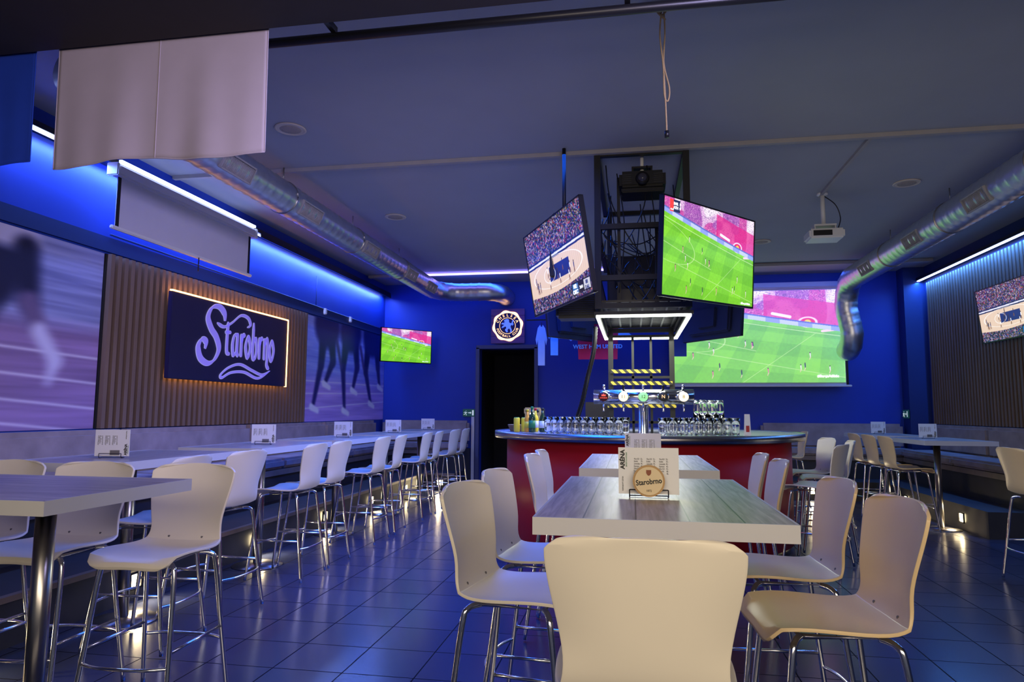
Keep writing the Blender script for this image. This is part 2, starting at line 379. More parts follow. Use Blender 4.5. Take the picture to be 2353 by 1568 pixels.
# ---------------------------------------------------------------- benches
def bench(name,c0,c1,axis,side,label):
    e=empty(name,((c0[0]+c1[0])/2,(c0[1]+c1[1])/2,.3),label,'bench')
    L=(c1[1]-c0[1]) if axis=='Y' else (c1[0]-c0[0])
    n=max(1,round(L/2.0));w=L/n
    def pb(nm,d0,d1,z0,z1,l0,l1,m,bev):
        if axis=='Y':
            x=(side+(d0+d1)/2*(1 if side<0 else -1))-e.location.x;c=(x,(l0+l1)/2,(z0+z1)/2-.3);s=(d1-d0,l1-l0,z1-z0)
        else:
            y=side-(d0+d1)/2-e.location.y;c=((l0+l1)/2,y,(z0+z1)/2-.3);s=(l1-l0,d1-d0,z1-z0)
        return box(nm,c,s,m,bev,parent=e)
    pb('bench_base',.005,.58,.3,.68,-L/2,L/2,M_RISER,0)
    pb('bench_rail',.58,.61,.60,.67,-L/2,L/2,M_STEPWOOD,0)
    for i in range(n):
        a=-L/2+i*w
        pb('seat_cushion',.14,.64,.68,.80,a+.004,a+w-.004,M_VELVET,.03)
        pb('backrest_cushion',.01,.16,.78,1.21,a+.004,a+w-.004,M_VELVET,.045)
    return e
bench('wall_bench',(XL,1.5),(XL,12.3),'Y',XL,'long grey velvet wall bench on a raised dark step')
bench('wall_bench',(-4.85,YB),(-3.1,YB),'X',YB,'short grey velvet bench beside the doorway')
bench('wall_bench',(XR,8.75),(XR,12.3),'Y',XR-.02,'grey velvet bench below slatted wall and screen')
bench('wall_bench',(2.25,YB),(4.6,YB),'X',YB,'grey velvet bench beneath the projection screen')

g='square step lights'
def lamp(loc,n):
    e=empty('step_light',loc,'small square warm step light glowing in dark riser','step light',g)
    n=Vector(n);R=Matrix.Rotation(math.atan2(n.y,n.x),3,'Z')
    bm=bmesh.new();
    for c,s in(((.008,0,.055),(.016,.13,.014)),((.008,0,-.055),(.016,.13,.014)),((.008,.058,0),(.016,.014,.11)),((.008,-.058,0),(.016,.014,.11))):bbox(bm,R@Vector(c),s,0,R)
    from_bm('lamp_frame',bm,M_BLACK,parent=e)
    bm=bmesh.new();bbox(bm,R@Vector((.004,0,0)),(.006,.10,.10),0,R);from_bm('lamp_lens',bm,M_WARM,parent=e)
    l=bpy.data.lights.new('step_glow','SPOT');l.energy=14;l.color=(1,.78,.45);l.spot_size=2.4;l.spot_blend=.8;l.shadow_soft_size=.05
    o=bpy.data.objects.new('step_glow',l);COL.objects.link(o);o.location=Vector(loc)+n*.05
    o.rotation_euler=(n+Vector((0,0,-.75))).to_track_quat('-Z','Y').to_euler()
for y in(3.0,4.6,6.23,7.75,9.22,10.7):lamp((-3.61,y,.15),(1,0,0))
lamp((-3.35,11.79,.15),(0,-1,0));lamp((3.89,9.2,.15),(-1,0,0));lamp((3.89,10.9,.15),(-1,0,0));lamp((2.8,11.79,.15),(0,-1,0))

# ---------------------------------------------------------------- left wall dressing
def slats(name,side,y0,y1,z0,z1,label):
    e=empty(name,(side,(y0+y1)/2,z0),label,'wall panel')
    d=1 if side<0 else -1;L=y1-y0;H=z1-z0
    box('panel_backing',(d*.014,0,H/2),(.016,L,H),M_SLATBACK,parent=e)
    bm=bmesh.new();n=int(L/.088)
    for i in range(n):
        bbox(bm,(d*.044,-L/2+(i+.5)*L/n,H/2),(.044,.046,H))
    from_bm('slats',bm,M_SLAT,parent=e)
    return e
slats('slat_panel',XL,5.57,9.60,1.22,2.86,'brown vertical wooden slat panel on blue wall')
slats('slat_panel',XR,6.8,12.5,1.22,3.6,'tall brown vertical wooden slat panel beside bench')
def mural(I,y0,y1,z0,z1,label):
    me=I.mesh('wall_mural');me.materials.append(M_MURAL)
    o=bpy.data.objects.new('wall_mural',me);o.location=(XL+.012,(y0+y1)/2,(z0+z1)/2);o.scale=(y1-y0,1,z1-z0);o.rotation_euler=(0,0,math.pi/2)
    return reg(o,label,'wall mural')
mural(mural1(),2.6,5.56,1.22,2.86,'purple motion-blurred photo mural of runners on track')
mural(mural2(),9.61,12.99,1.22,2.86,'violet-blue photo mural of running legs on track')

# logo sign
def ribbon(pts,w0,w1,ang=.6,n=8):
    P=smooth_path([(p[0],p[1],0) for p in pts],n);L=[];R=[]
    N=len(P)
    for i,p in enumerate(P):
        t=(P[min(i+1,N-1)]-P[max(i-1,0)]).normalized();nn=Vector((-t.y,t.x,0))
        k=abs(math.sin(math.atan2(t.y,t.x)-ang));w=(w0+(w1-w0)*k)/2
        tp=min(1,.35+i/(N*.12),.35+(N-1-i)/(N*.12));w*=tp
        L.append(p+nn*w);R.append(p-nn*w)
    return L,R
def sh(L,dx):return [(x+dx,y) for x,y in L]
GL={'t':([[(.055,.70),(.045,.50),(.05,.34),(.11,.32)],[(.0,.57),(.12,.58)]],.155),
'a':([[(.10,.56),(.04,.555),(.005,.44),(.03,.31),(.09,.36)],[(.105,.59),(.10,.36),(.135,.31)]],.165),
'r':([[(.02,.59),(.022,.44),(.022,.30)],[(.022,.48),(.055,.58),(.09,.555)]],.118),
'o':([[(.052,.59),(.0,.44),(.052,.30),(.104,.44),(.052,.59)]],.142),
'b':([[(.02,.76),(.02,.55),(.02,.33),(.07,.30),(.108,.42),(.075,.565),(.025,.50)]],.148),
'n':([[(.02,.59),(.022,.44),(.022,.30)],[(.022,.48),(.07,.59),(.10,.52),(.10,.34),(.095,.24),(.15,.19)]],.15)}
STROKES=[([(.50+(x-.50)*.96,y) for x,y in [(.99,.70),(.97,.79),(.86,.85),(.72,.82),(.65,.70),(.72,.58),(.83,.49),(.89,.36),(.81,.23),(.68,.18),(.54,.23),(.49,.35),(.55,.44),(.63,.42),(.62,.34)]],.018,.082),
 ([(.82,.66),(.96,.63),(1.12,.70),(1.30,.81),(1.46,.80),(1.52,.72),(1.45,.68)],.014,.044),
 ([(.50+(x-.50)*.92,y) for x,y in [(2.16,.17),(1.95,.11),(1.7,.15),(1.4,.21),(1.15,.16),(.98,.07),(1.0,.03),(1.2,.10),(1.5,.12),(1.85,.06),(2.16,.17)]],.014,.034)]
cx=.985
for ch in 'tarobrno':
    gs,adv=GL[ch]
    for s_ in gs:STROKES.append((sh(s_,cx),.014,.050))
    cx+=adv*1.02
def letters(name,M,sc,m,depth,strokes,grow=0,parent=None):
    V=[];Fc=[]
    for s,w0,w1 in strokes:
        L,R=ribbon(s,w0+grow,w1+grow);n=len(L);b=len(V)
        for l,r in zip(L,R):
            V+= [l+Vector((0,0,depth)),r+Vector((0,0,depth)),l,r]
        for i in range(n-1):
            a=b+4*i;c=a+4
            Fc+=[(a,a+1,c+1,c),(a+2,c+2,c+3,a+3),(a,c,c+2,a+2),(a+1,a+3,c+3,c+1)]
        Fc+=[(b,b+2,b+3,b+1),(b+4*n-4,b+4*n-3,b+4*n-1,b+4*n-2)]
    o=mk(name,[v*sc for v in V],Fc,m,parent=parent);o.matrix_local=M;return o
e=empty('logo_sign',(XL+.10,7.575,1.72),'navy logo board with lilac script lettering, orange-lit edges','wall sign')
box('sign_board',(.035,0,.46),(.05,2.45,.92),M_SIGNB,.006,parent=e)
box('sign_mount',(-.01,0,.46),(.05,1.9,.5),M_BLACK,parent=e)
boxes('edge_light',[((.05,0,.928),(.03,2.47,.014)),((.05,1.232,.46),(.03,.014,.93))],M_LEDO,parent=e)
boxes('back_light',[((-.005,0,.03),(.02,2.3,.012)),((-.005,0,.89),(.02,2.3,.012)),((-.005,1.19,.46),(.02,.012,.8))],M_LEDO,parent=e)
def MW(z): return Matrix(((0,0,1,.062+z),(1,0,0,-1.25),(0,1,0,.02),(0,0,0,1)))
letters('letter_outline',MW(0),1,M_OUTL,.008,STROKES,.010,e)
letters('letter_face',MW(.008),1,M_LILAC,.003,STROKES,.001,e)

def led(name,c,s,m,label): return box(name,c,s,m,label=label,cat='led strip')
led('led_strip',(-4.82,10.4,3.69),(.03,4.9,.012),M_LEDB,'blue led strip recessed under ledge on wall')
led('led_strip',(-4.66,6.57,3.69),(.03,2.3,.03),M_LEDB,'bright blue led strip above roller screen')
led('led_strip',(-4.80,3.5,3.69),(.05,3.6,.02),M_LEDB,'blue led strip under ledge near flags')
led('led_strip',(4.90,9.3,3.67),(.04,7.2,.012),M_LEDB,'blue led strip above slatted wall panel')
led('led_strip',(-2.1,11.93,3.885),(3.4,.03,.03),M_LEDP,'violet led strip along ceiling trim')
led('led_strip',(2.6,11.93,3.89),(2.0,.015,.012),M_TRUNK,'unlit led strip along ceiling trim')

def rollscreen(loc,L,drop,label,rot=0,pic=None):
    e=empty('projection_screen',loc,label,'projector screen',rot=rot)
    bm=bmesh.new();bbox(bm,(0,0,0),(L+.1,.11,.11),0,None,.02);from_bm('screen_casing',bm,M_SCREENW,parent=e)
    for s in(-1,1):box('casing_end',(s*(L/2+.06),0,0),(.03,.125,.125),M_PLWHITE,.01,parent=e)
    W=L
    box('screen_cloth',(0,.0,-drop/2),(W,.006,drop),M_SCREENW,parent=e)
    for s in(-1,1):box('screen_border',(s*(W/2-.02),-.005,-drop/2),(.04,.006,drop),M_BLACK,parent=e)
    box('bottom_bar',(0,0,-drop-.01),(W+.1,.035,.035),M_PLWHITE,.008,parent=e)
    return e
s1=rollscreen((-4.70,6.57,3.61),2.25,.53,'half-lowered white roller projection screen on side wall',math.pi/2)
tubes('pull_cord',[([(0.1,-.02,-.55),(.1,-.02,-.70)],.006)],M_BLACK,parent=s1)
s2=rollscreen((2.21,12.86,3.68),3.08,1.80,'large roller screen showing a projected football match')
p=bpy.data.objects.new('projected_picture',ME_PROJ);reg(p,parent=s2,label='projected football match with pink stands');p.location=(0,-.012,-.92);p.scale=(2.98,1,1.66)
M_T=Matrix.Translation
def facing(x,z,y):
    return Matrix(((1,0,0,x),(0,0,-1,y),(0,1,0,z),(0,0,0,1)))
M_WTXT=emit('white_graphic',(1,1,1),1.1)
M_WINK=emit('score_white',(1,1,1),.9);M_RINK=emit('score_red',(.9,.05,.05),.9);M_NINK=emit('score_navy',(.02,.03,.10),.8)
text('screen_text','#BarçaAtlètic',.065,M_WTXT,facing(1.2,-1.64,-.02),bold=.0015,parent=s2)

e=empty('crest_sign',(-2.365,12.94,2.70),'square plank board with round backlit football crest','wall sign')
M_PPL=mat('violet_plank',(.22,.10,.30),.6,var=.3,scale=4,stretch=(1,1,8));
for i in range(5):box('board_plank',(0,0,.066+.136*i),(.66,.03,.130),M_PPL,.004,parent=e)
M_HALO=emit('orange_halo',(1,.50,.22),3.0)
def disc(name,r,y,th,m,par,c=(0,.34),seg=48):
    bm=bmesh.new();bmesh.ops.create_cone(bm,cap_ends=True,segments=seg,radius1=r,radius2=r,depth=th)
    bmesh.ops.transform(bm,matrix=Matrix.Translation((c[0],y,c[1]))@Matrix.Rotation(math.pi/2,4,'X'),verts=bm.verts)
    return from_bm(name,bm,m,parent=par)
M_BADGE=mat('navy_badge',(.02,.02,.16),.4);M_GOLD=emit('amber_letters',(1,.55,.25),1.3)
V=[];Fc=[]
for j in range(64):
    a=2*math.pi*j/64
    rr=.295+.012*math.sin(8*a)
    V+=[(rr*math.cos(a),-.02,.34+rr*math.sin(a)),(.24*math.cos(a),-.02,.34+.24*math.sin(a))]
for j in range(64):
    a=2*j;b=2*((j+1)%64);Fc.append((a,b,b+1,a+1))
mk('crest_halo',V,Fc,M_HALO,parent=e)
disc('crest_disc',.25,-.03,.02,M_BADGE,e)
def ring(name,r0,r1,y,m,par,c=(0,.34)):
    V=[];Fc=[]
    for j in range(64):
        a=2*math.pi*j/64;V+=[(c[0]+r0*math.cos(a),y,c[1]+r0*math.sin(a)),(c[0]+r1*math.cos(a),y,c[1]+r1*math.sin(a))]
    for j in range(64):
        a=2*j;b=2*((j+1)%64);Fc.append((a,b,b+1,a+1))
    return mk(name,V,Fc,m,parent=par)
ring('crest_ring',.150,.160,-.042,M_GOLD,e)
def arc_text(body,r,a0,a1,size,top,par,m):
    n=len(body)
    for i,ch in enumerate(body):
        if ch==' ':continue
        a=a0+(a1-a0)*i/(n-1);x=r*math.sin(a);z=.34+r*math.cos(a)
        rot=-a if top else math.pi-a
        M=Matrix.Translation((x,-.043,z))@Matrix.Rotation(math.pi/2,4,'X')@Matrix.Rotation(rot,4,'Z')
        text('crest_letter',ch,size,m,M,bold=.0015,parent=par)
arc_text('CHELSEA',.205,-1.15,1.15,.075,True,e,M_GOLD)
arc_text('FOOTBALL CLUB',.205,math.pi+1.25,math.pi-1.25,.06,False,e,M_GOLD)
LION=[(-.02,-.13),(.01,-.12),(.0,-.08),(.03,-.05),(.06,-.09),(.05,-.13),(.085,-.125),(.085,-.08),(.06,-.02),(.075,.02),(.10,.0),(.12,.03),(.105,.06),(.125,.10),(.10,.12),(.09,.08),(.08,.05),(.05,.05),(.03,.07),(.03,.12),(-.01,.135),(-.05,.12),(-.075,.10),(-.05,.085),(-.07,.07),(-.04,.05),(-.09,.06),(-.12,.05),(-.115,.03),(-.06,.02),(-.10,-.01),(-.12,-.04),(-.09,-.04),(-.04,-.01),(-.02,-.04),(-.05,-.08)]
mk('crest_lion',[(x,-.044,.34+z) for x,z in LION],[tuple(range(len(LION)))],mat('crest_blue',(.08,.15,.9),.4,emis=(.1,.2,1),estr=.8),parent=e)

def exit_sign(M,label):
    o=box('exit_sign',(0,0,0),(.24,.02,.145),mat('exit_sign_green',(.02,.12,.09),.4,emis=(.05,.3,.2),estr=.05),.004,label=label,cat='exit sign');o.matrix_world=M
    w=mat('exit_white',(.8,.85,.8),.5,emis=(.8,1,.85),estr=.3)
    mk('door_mark',[(.065,-.012,-.05),(.10,-.012,-.05),(.10,-.012,.05),(.065,-.012,.05)],[(0,1,2,3)],w,parent=o)
    mk('arrow_mark',[(-.01,-.012,-.008),(.03,-.012,-.008),(.03,-.012,-.025),(.055,-.012,0),(.03,-.012,.025),(.03,-.012,.008),(-.01,-.012,.008)],[tuple(range(7))],w,parent=o)
    tubes('running_figure',[([(-.06,-.012,.01),(-.065,-.012,-.015)],.010),([(-.065,-.012,-.015),(-.045,-.012,-.03),(-.05,-.012,-.052)],.006),([(-.065,-.012,-.015),(-.085,-.012,-.035),(-.102,-.012,-.035)],.006),([(-.06,-.012,.015),(-.04,-.012,.0),(-.028,-.012,.01)],.005),([(-.06,-.012,.015),(-.085,-.012,.012),(-.095,-.012,-.005)],.005),([(-.052,-.012,.034),(-.052,-.012,.04)],.011)],w,6,parent=o)
exit_sign(M_T((-3.13,12.97,1.36)),'green emergency exit sign with running figure')
exit_sign(M_T((4.64,12.83,1.38))@Matrix.Rotation(-math.pi/2,4,'Z'),'small green exit sign on side of dark column')

# ---------------------------------------------------------------- ducts
def duct(name,path,r,label,vents):
    e=empty(name,path[0],label,'ventilation duct')
    O=Vector(path[0])
    D=[Vector(path[0])]
    for a,b in zip(path[:-1],path[1:]):
        a=Vector(a);b=Vector(b);n=max(1,int((b-a).length/.03))
        for i in range(1,n+1):D.append(a.lerp(b,i/n))
    R=[r*(1.0+(.035 if i%5==0 else 0)) for i in range(len(D))]
    v,f=tube_geo([d-O for d in D],R,32)
    mk('duct_pipe',v,f,M_DUCT,True,parent=e)
    for (y,ang) in vents:
        a=math.radians(ang);n=Vector((math.cos(a),0,math.sin(a)))
        Rm=Matrix((n,Vector((0,1,0)),n.cross(Vector((0,1,0))))).transposed()
        c=Vector((0,y-O.y,0))+n*(r*.99)
        bm=bmesh.new()
        for cc,s in(((0,0,.075),(.03,.46,.014)),((0,0,-.075),(.03,.46,.014)),((0,.225,0),(.03,.014,.16)),((0,-.225,0),(.03,.014,.16))):bbox(bm,c+Rm@Vector(cc),s,0,Rm)
        for i in range(22):bbox(bm,c+Rm@Vector((-.003,-.21+.02*i,0)),(.016,.005,.15),0,Rm)
        from_bm('air_grille',bm,M_TRUNK,parent=e)
    for i in range(3,12,2):
        y=path[0][1]+ (i-2)*.9
        if y<11.5: tubes('duct_hanger',[([(0,y-O.y,r),(0,y-O.y,ZC-O.z)],.006),([ (r*1.04*math.cos(t),y-O.y,r*1.04*math.sin(t)) for t in np.linspace(0,2*math.pi,24)],.007)],M_STEEL,6,parent=e)
    return e
def arc(c,r,a0,a1,u,v,n=10):
    u=Vector(u);v=Vector(v);c=Vector(c);return [c+u*r*math.cos(a)+v*r*math.sin(a) for a in np.linspace(a0,a1,n)]
pL=[(-3.56,3.7,3.6),(-3.56,11.75,3.6)]+arc((-3.06,11.75,3.6),.5,math.pi,math.pi/2,(1,0,0),(0,1,0))[1:]+[(-2.75,12.25,3.6)]+arc((-2.75,12.6,3.6),.35,-math.pi/2,0,(1,0,0),(0,1,0),8)[1:]+[(-2.4,12.98,3.6)]
duct('air_duct',pL,.165,'spiral galvanised ventilation duct under the ceiling with grilles',[(5.35,-25),(6.75,-25),(8.5,-25),(10.2,-25),(11.3,-25)])
pR=[(3.54,3.7,3.58),(3.54,11.65,3.58)]+arc((3.54,11.65,3.13),.45,math.pi/2,0,(0,1,0),(0,0,1))[1:]+[(3.62,12.12,2.75)]+arc((3.62,12.42,2.75),.3,math.pi,math.pi*1.5,(0,1,0),(0,0,1),7)[1:]
duct('air_duct',pR,.175,'spiral galvanised duct bending down beside projection screen',[(7.3,205),(8.9,205),(10.6,205)])

# ---------------------------------------------------------------- ceiling things
MSR=mat('speaker_rim_paint',(.55,.48,.42),.6);MSM=mat('speaker_mesh',(.42,.35,.31),.8,bump=1,scale=200)
for i,(x,y) in enumerate([(-3.0,5.48),(-3.02,8.31),(1.91,10.41),(3.0,7.93)]):
    e=empty('ceiling_speaker',(x,y,ZC),'round off-white ceiling speaker grille','ceiling speaker','ceiling speakers')
    lathe('speaker_rim',[(.135,0),(.14,-.01),(.12,-.016),(.118,-.012)],MSR,36,parent=e)
    lathe('speaker_grille',[(.117,-.004),(.117,-.011),(.05,-.014)],MSM,36,parent=e)
boxes('cable_trunking',[((2.175,7.37,3.905),(.035,1.75,.03))],M_TRUNK,label='thin cable trunking running to ceiling projector',cat='cable trunking')
e=empty('ceiling_projector',(2.19,8.18,ZC),'white projector hanging from short ceiling pole','projector')
lathe('ceiling_plate',[(.06,0),(.06,-.02),(.03,-.03)],M_PLWHITE,20,parent=e)
tubes('mount_pole',[([(0,0,-.02),(0,0,-.38)],.025)],M_PLWHITE,12,parent=e)
boxes('mount_bracket',[((0,0,-.39),(.24,.16,.02)),((-.11,0,-.42),(.012,.14,.06)),((.11,0,-.42),(.012,.14,.06))],M_PLWHITE,parent=e)
box('projector_body',(0,0,-.50),(.38,.30,.11),M_PLWHITE,.02,parent=e)
tubes('projector_lens',[([(.1,.14,-.5),(.1,.18,-.5)],.035)],M_BLACK,16,parent=e)
box('front_vent',(-.05,-.152,-.5),(.2,.01,.06),M_BLACK,parent=e)
tubes('projector_cable',[(smooth_path([(.0,0,-.02),(.12,-.05,-.15),(.17,-.05,-.3),(.14,-.08,-.42),(.1,-.12,-.47)]),.006)],M_BLACK,6,parent=e)
e=empty('hanging_rope',(.21,4.08,ZC),'jute rope loop hanging from ceiling hook','rope')
tubes('ceiling_hook',[([(-.12,0,-.02),(.09,0,-.02)],.008),(smooth_path([(0,0,0),(0,0,-.03),(.015,0,-.045),(.0,0,-.06)]),.005)],M_BLKM,8,parent=e)
tubes('rope_strand',[(smooth_path([(0,0,-.03),(-.015,.01,-.2),(.0,.0,-.4),(.01,0,-.62),(.015,0,-.84)]),.005),(smooth_path([(0.01,0,-.03),(.015,.01,-.2),(.005,.0,-.4),(.035,0,-.56),(.025,0,-.64),(.005,0,-.60),(.003,0,-.4)]),.005),(smooth_path([(-.03,0,-.05),(0,.01,-.08),(.03,0,-.05),(.0,-.01,-.04),(-.03,0,-.06),(.02,0,-.12)]),.006)],M_ROPE,8,parent=e)
tubes('rope_weight',[([(.015,0,-.83),(.015,0,-.87)],.014)],M_BLACK,12,parent=e)
e=empty('screen_tube',(.0,3.57,3.58),'long black rolled screen tube below dark beam','roller tube')
tubes('roller_tube',[([(-2.19,0,0),(1.6,0,0)],.028)],M_BLACK,16,parent=e)
tubes('end_cap',[([(-2.23,0,0),(-2.19,0,0)],.036)],M_BLACK,16,parent=e)
for x in(-1.7,0,1.5):box('tube_bracket',(x,-.055,.045),(.03,.13,.04),M_BLACK,parent=e)
def flag(x0,x1,z0,z1,m,label,ph,seams):
    e=empty('hanging_flag',((x0+x1)/2,3.49,z1),label,'flag')
    nx,nz=60,24;V=[];Fc=[]
    for j in range(nz+1):
        for i in range(nx+1):
            u=i/nx;v=j/nz
            V.append((x0+(x1-x0)*u-(x0+x1)/2,.014*v*math.sin(u*13+ph)+.006*v*math.sin(u*31+ph)-.01,-(z1-z0)*v*(1+.022*math.sin(u*9+ph)*v)-.0))
    for j in range(nz):
        for i in range(nx):
            a=j*(nx+1)+i;Fc.append((a,a+1,a+nx+2,a+nx+1))
    o=mk('flag_cloth',V,Fc,m,True,parent=e)
    md=o.modifiers.new('s','SOLIDIFY');md.thickness=.002
    tubes('flag_hem',[([V[nz*(nx+1)+i] for i in range(nx+1)],.004),([V[j*(nx+1)+nx] for j in range(nz+1)],.004),([V[j*(nx+1)] for j in range(nz+1)],.004)],m,6,parent=e)
    if seams: tubes('flag_seam',[([Vector(V[j*(nx+1)+30])+Vector((0,-.003,0)) for j in range(nz+1)],.003)],m,6,parent=e)
flag(-3.47,-2.07,2.87,3.62,M_FLAG,'plain pale white flag hanging from dark beam',1.0,True)
flag(-5.0+.25,-3.64,2.90,3.62,M_FLAGB,'deep blue flag hanging beside white flag',2.0,False)

# ---------------------------------------------------------------- TVs
M_DSCR=mat('dark_screen',(.01,.01,.02),.1)
def tv(loc,yaw,tilt,roll,w,h,me,label,texts=(),name='wall_tv',arm=None,housing=None):
    e=bpy.data.objects.new(name,None);e.empty_display_size=.1
    M=Matrix.Translation(loc)@Matrix.Rotation(yaw,4,'Z')@Matrix.Rotation(tilt,4,'X')@Matrix.Rotation(roll,4,'Y')
    reg(e,label,'television');e.matrix_world=M
    b=.012
    boxes('screen_bezel',[((0,0,h/2-b/2),(w,.03,b)),((0,0,-h/2+b/2),(w,.03,b*1.4)),((-w/2+b/2,0,0),(b,.03,h)),((w/2-b/2,0,0),(b,.03,h))],M_BLACK,parent=e)
    bm=bmesh.new();bbox(bm,(0,.02,0),(w-.004,.02,h-.004));bbox(bm,(0,.05,-.08),(w*.7,.06,h*.55),0,None,.02);bbox(bm,(0,.09,-.05),(.3,.04,.25),0,None,.01)
    from_bm('tv_housing',bm,housing or M_BLACK,parent=e)
    if me:
        p=bpy.data.objects.new('tv_screen',me);reg(p,parent=e);p.location=(0,-.008,0);p.scale=(w-2*b,1,h-2*b)
    else: box('tv_screen',(0,-.005,0),(w-2*b,.006,h-2*b),M_DSCR,parent=e)
    for body,size,x,z,m in texts:text('screen_text',body,size,m,facing(x,z,-.014),bold=.001,parent=e)
    if arm: tubes('wall_arm',[([(0,.1,0),arm],.025)],M_BLKM,10,parent=e)
    return e
def score(e,w,h):
    box('score_panel',(-w/2+.115,-.012,h/2-.075),(.045,.004,.10),M_RINK,parent=e)
    boxes('score_table',[((-w/2+.185,-.012,h/2-.075),(.09,.004,.10))],M_NINK,parent=e)
    text('screen_text','BAR  1\nATH  0',.033,M_WINK,facing(-w/2+.185,h/2-.075,-.016),bold=.001,parent=e)
    text('screen_text','41:48',.02,M_WINK,facing(-w/2+.115,h/2-.11,-.016),parent=e)
    text('screen_text','#BarçaAtlètic',.03,M_WINK,facing(w/2-.14,-h/2+.035,-.014),parent=e)
w,h=1.44,.83
t=tv((.69,6.09,2.765),.901,.078,-.031,w,h,ME_SOC,'large flat television showing football match, hanging over bar');score(t,w,h)
t=tv((-.686,6.21,2.78),-1.085,.155,-.015,w,h,ME_BAS,'large flat television showing basketball, hanging over bar',[('102\nOKC',.05,w*.255-.0,-h*.395,M_WTXT),('88\nDAL',.045,w*.43,-h*.395,M_NINK),('2:14',.035,w*.345,-h*.395,M_WTXT)])
M_HOUS=mat('black_housing_blue_lit',(.02,.025,.07),.35)  # black housing with the blue light falling on it mixed into its colour
tv((1.02,8.9,2.62),math.pi-.95,.1,0,1.05,.62,None,'dark-backed television hanging over rear of bar',housing=M_HOUS)
tv((-.78,9.1,2.66),math.pi+.95,.1,0,1.05,.62,None,'television seen from behind over rear of bar',housing=M_HOUS)
t=tv((-4.22,12.38,2.62),.85,.03,0,1.1,.64,ME_SOC,'small television showing football in room corner',arm=(0,.55,0));text('screen_text','#BarçaAtlètic',.025,M_WINK,facing(.42,-.28,-.014),parent=t)
tv((4.80,9.75,2.73),-math.pi/2,.10,0,1.42,.74,ME_BAS,'television showing basketball on slatted wall',[('102',.05,.42,-.29,M_WTXT)])

# ---------------------------------------------------------------- truss tower
e=empty('bar_truss',(.11,7.53,ZC),'black steel truss hanging from ceiling above bar','truss')
x0,x1,ya,yb=-.42,.42,-1.03,1.03
def bar(a,b,s=.05):
    a=Vector(a);b=Vector(b);c=(a+b)/2;d=b-a
    sz=[s,s,s];k=max(range(3),key=lambda i:abs(d[i]));sz[k]=abs(d[k])+s
    return (c,sz)
for (px,py,zb) in ((x0,ya,-1.55),(x1,ya,-1.55),(x0+.05,yb,-ZC+.01),(x1-.05,yb,-ZC+.01)):
    box('truss_post',(px,py,(zb)/2),(.06,.06,-zb),M_BLKM,parent=e)
L=[]
for z in(-.03,-.75,-1.25,-1.52):
    L+=[bar((x0,ya,z),(x1,ya,z)),bar((x0,yb,z),(x1,yb,z)),bar((x0,ya,z),(x0,yb,z)),bar((x1,ya,z),(x1,yb,z))]
L+=[bar((x0+.2,ya+.1,-.25),(x0+.2,ya+.1,-1.5),.03),bar((x1-.28,ya+.1,-.75),(x1-.28,ya+.1,-1.5),.03)]
boxes('truss_frame',L,M_BLKM,parent=e)
boxes('mesh_shelf',[((0,ya+.05+.065*i,-1.47),(.84,.035,.02)) for i in range(31)]+[((x0+.06+.12*i,0,-1.485),(.02,2.0,.015)) for i in range(7)],M_BLACK,parent=e)
L=[]
for z in(-2.1,-2.35,-2.65,-3.0):L.append(bar((x0+.05,yb,z),(x1-.05,yb,z),.03))
L+=[bar((-.1,yb,-1.6),(-.1,yb,-3.6),.03),bar((.12,yb,-1.6),(.12,yb,-3.6),.03)]
boxes('lower_rung',L,M_BLKM,parent=e)
box('back_board',(0,yb-.1,-1.05),(.80,.02,.9),M_BLACK,parent=e)
boxes('stacked_equipment',[((.05,-.4,-1.37),(.6,.5,.16)),((-.1,.2,-1.25),(.5,.5,.35)),((.1,.4,-.95),(.5,.4,.3))],M_BLACK,.01,parent=e)
for z,dx,wd in((1.89,-.07,.60),(1.745,.0,.74),(1.47,0,.82)):
    box('hazard_strip',(.11+dx,7.53+yb-.07,z),(wd,.015,.045),M_HAZ,label='yellow and black hazard tape on black frame',cat='hazard tape',group='hazard tape strips')
e=empty('light_frame',(.11,7.53,2.30),'rectangular white led light frame over bar','pendant light')
boxes('light_tube',[((0,-1.03,0),(.88,.024,.022)),((0,1.03,0),(.88,.024,.022)),((-.43,0,0),(.024,2.06,.022)),((.43,0,0),(.024,2.06,.022))],M_LEDW,parent=e)
boxes('light_profile',[((0,-1.03,.028),(.92,.05,.03)),((0,1.03,.028),(.92,.05,.03)),((-.43,0,.028),(.05,2.1,.03)),((.43,0,.028),(.05,2.1,.03))],M_BLKM,parent=e)
e=empty('truss_projector',(.12,6.62,ZC+.03),'black projector hanging upside down inside truss','projector')
tubes('mount_pole',[([(0,0,-.03),(0,0,-.2)],.018)],M_PLWHITE,10,parent=e)
boxes('mount_bracket',[((0,0,-.18),(.2,.12,.02)),((-.09,0,-.21),(.015,.1,.06)),((.09,0,-.21),(.015,.1,.06))],M_BLKM,parent=e)
bm=bmesh.new();bbox(bm,(0,0,-.33),(.44,.34,.17),0,None,.03);bbox(bm,(0,0,-.43),(.40,.3,.05),0,None,.01);from_bm('projector_body',bm,M_BLACK,parent=e)
tubes('projector_lens',[([(0,-.16,-.33),(0,-.20,-.33)],[.07,.055])],M_BLKM,20,parent=e)
tubes('lens_glass',[([(0,-.2,-.33),(0,-.205,-.33)],.04)],mat('lens_glass',(.05,.05,.08),.05),20,parent=e)
boxes('projector_vent',[((-.15,-.172,-.29-.02*i),(.09,.006,.006)) for i in range(5)]+[((.15,-.172,-.29-.02*i),(.09,.006,.006)) for i in range(5)],M_RISER,parent=e)
lst=[]
